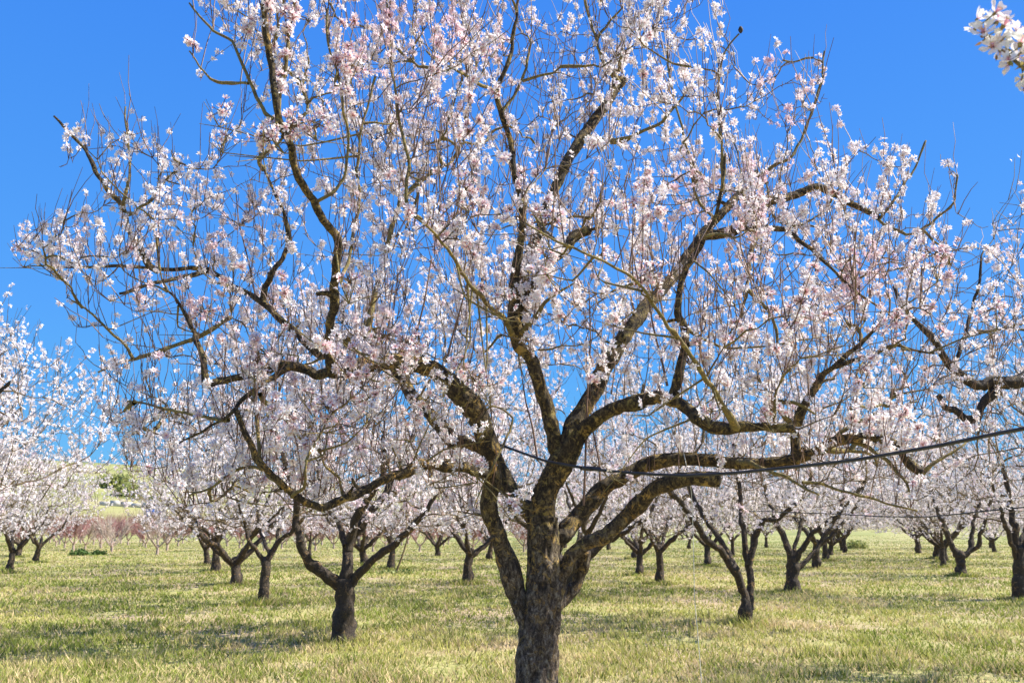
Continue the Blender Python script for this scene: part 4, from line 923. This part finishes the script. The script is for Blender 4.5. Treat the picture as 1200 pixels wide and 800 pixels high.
DK = [(.07, .12, .03), (.10, .17, .04)]; YG = [(.34, .36, .12), (.42, .42, .16), (.25, .29, .09)]
bush('weed_clump', 94, 646, 46, (.5, .4, .28), 500, .12, DK, 'larger dark green weed clump under the left trees', 'weeds', 1)
bush('weed_clump', 116, 646, 47, (.35, .3, .2), 350, .12, DK, 'smaller dark green weed clump right of the larger one at left', 'weeds', 2)
bush('weed_clump', 1003, 632, 60, (.7, .5, .5), 500, .16, YG, 'green weed clump in the grass at right under the far almond trees', 'weeds', 3)
bush('weed_clump', 463, 669, groundY(669), (.55, .5, .12), 350, .08, DK+YG, 'low weed patch at the foot of the leaning thin sapling', 'weeds', 4)
bush('bush', 150, 592, 150, (2.6, 2, 1.8), 1600, .55, YG, 'low yellow green bush on the slope in the left gap, nearer the blue shed', 'bush', 5)
bush('bush', 132, 602, 160, (3.4, 2, 2.6), 1600, .55, YG, 'rounder yellow green bush on the slope at left, farther from the blue shed', 'bush', 6)
# leaning sapling
q = gbase(464, 669); sp_ = thing('sapling', 'thin bare leaning sapling right of the wide forked second tree', 'sapling', q)
e_ = P(486, 595, q[1]); pts, rr = resample(np.array([q, q*.6+e_*.4+[.05, 0, 0], e_]), np.array([.035, .028, .02]), .1); V, Q, T = gnarled_tube(pts, rr, 7, .1)
link('stem', fast_mesh('stem', localise(V, q), Q, T, None, True), M_twig, sp_)
tws = np.array([[e_*(1-u)+q*u, e_*(1-u)+q*u+np.array([s_*.25, .05, .45]), e_*(1-u)+q*u+np.array([s_*.45, .1, 1.1])] for u, s_ in ((.02, .6), (.1, -.8), (.25, .9), (.35, -.7), (.02, -.3))])
V, Q = batch_tubes(tws, np.tile([.012, .009, .004], (5, 1)), 4); link('twigs', fast_mesh('twigs', localise(V, q), Q), M_twig, sp_, kind='stuff')

# ------------------------------------------------------------------ low farm shed, wall and hedge on the slope at left
def box(sx, sy, sz, c=(0, 0, 0)):
    v = np.array([[x, y, z] for x in (-.5, .5) for y in (-.5, .5) for z in (0, 1)])*[sx, sy, sz]+c
    q = [[0, 1, 3, 2], [4, 6, 7, 5], [0, 4, 5, 1], [2, 3, 7, 6], [0, 2, 6, 4], [1, 5, 7, 3]]; return v, q
M_blue = plain('blue_tarp', (.03, .12, .5), (.07, .22, .75), 1.5, .4); M_grey = plain('dark_grey_roof', (.05, .05, .06), (.1, .1, .11), 2)
M_pale = plain('pale_stone', (.5, .46, .4), (.68, .63, .56), .8, .9); M_white = plain('white_plastic', (.7, .7, .7), (.8, .8, .8), 3)
def farm(px_, py_, Yd): q = P(px_, py_, Yd); return np.array([q[0], Yd, float(hgt(q[0], Yd))])
q = farm(181, 612, 124); sh = thing('shed', 'small farm shed with blue sheet front and dark roof, behind the reddish twigs', 'shed', q)
V, Q = box(2.2, 2, 1.35); link('wall', fast_mesh('wall', V, Q), M_pale, sh)
V, Q = box(1.7, .06, 1.1, (-.1, -1.04, .12)); link('blue_sheet', fast_mesh('blue_sheet', V, Q), M_blue, sh)
V, Q = box(2.8, 2.6, .16, (0, 0, 1.36)); V[V[:, 1] > 0, 2] += .25; link('roof', fast_mesh('roof', V, Q), M_grey, sh)
q = farm(172, 606, 136); V = []; Q = []
wl = thing('wall', 'low pale stone wall behind the blue fronted shed at left', 'wall', q)
for i in range(9):
    v, f = box(1.55, .5, .7+.12*((i*5) % 3), (i*1.6-6.4, 0, 0)); v[:, 2] += float(hgt(q[0]+i*1.6-6.4, q[1]))-q[2]-.1; link('stone', fast_mesh('stone', v, f), M_pale, wl)
q = farm(170, 598, 146); V, Q, C = leaf_ball(4.5, .8, .6, 900, .3, DK+YG, 12); hd = thing('hedge', 'thin dark hedge line across the slope above the pale wall at left', 'hedge', q); link('foliage', fast_mesh('hedge', V, Q, None, C), M_leaf, hd)

# ------------------------------------------------------------------ irrigation hoses and the hanging string
def cable(name, pl, Yb, wds, mat, lab, cat, extra=None, sides=8):
    pw = px_path(pl, Yb)
    if extra is not None: pw = np.vstack([pw, extra])
    base = pw[0]; pts, rr = resample(pw, np.full(len(pw), wds), .06); V, Q, T = gnarled_tube(pts, rr, sides, .02, 0, 0)
    o = link(name, fast_mesh(name, localise(V, base), Q, T, None, True), mat); o.location = [float(v) for v in base]; return tag(o, lab, cat)
hs_ = cable('irrigation_hose', [(572,516,.15),(600,526,.05),(640,540,-.3),(690,549,-.55),(740,554,-.75),(800,557,-1.0),(860,554,-1.25),(930,547,-1.5),(1000,539,-1.75),(1100,522,-2.15),(1200,502,-2.55)], Y0, .0085, M_hose, 'black irrigation hose strung from the main tree to the right edge', 'hose', np.array([[2.45, 2.6, 1.92], [3.18, .75, 1.55]]))
q = P(692, 549, Y0-.55); v, f = gnarled_tube(np.array([q-[.06, .02, -.003], q, q+[.06, -.02, -.003]]), np.array([.013, .015, .013]), 10, .02)[:2]
link('hose_joint', fast_mesh('hose_joint', v-np.array(hs_.location), f), M_hose, hs_)
hb = P(975, 602, 11.5)
cable('irrigation_hose', [(872,598,2.5),(925,600,.5),(980,602,-.2),(1035,605,-1),(1092,605,-1.8),(1180,596,-3),(1300,585,-3.6)], 12, .0075, M_hose, 'thin dark irrigation line hanging level under the crowns at right, lower of the two hoses', 'hose', None, 6)
cable('string', [(799,520,-.35),(805,548,-.45),(810,575,-.45),(812,616,-.45),(813,660,-.45),(814,700,-.45),(817,735,-.45),(820,770,-.45),(822,800,-.45),(823,830,-.45)], Y0, .0022, M_string, 'pale string hanging straight down from a limb right of the main trunk', 'string', None, 5)
grass(430000)
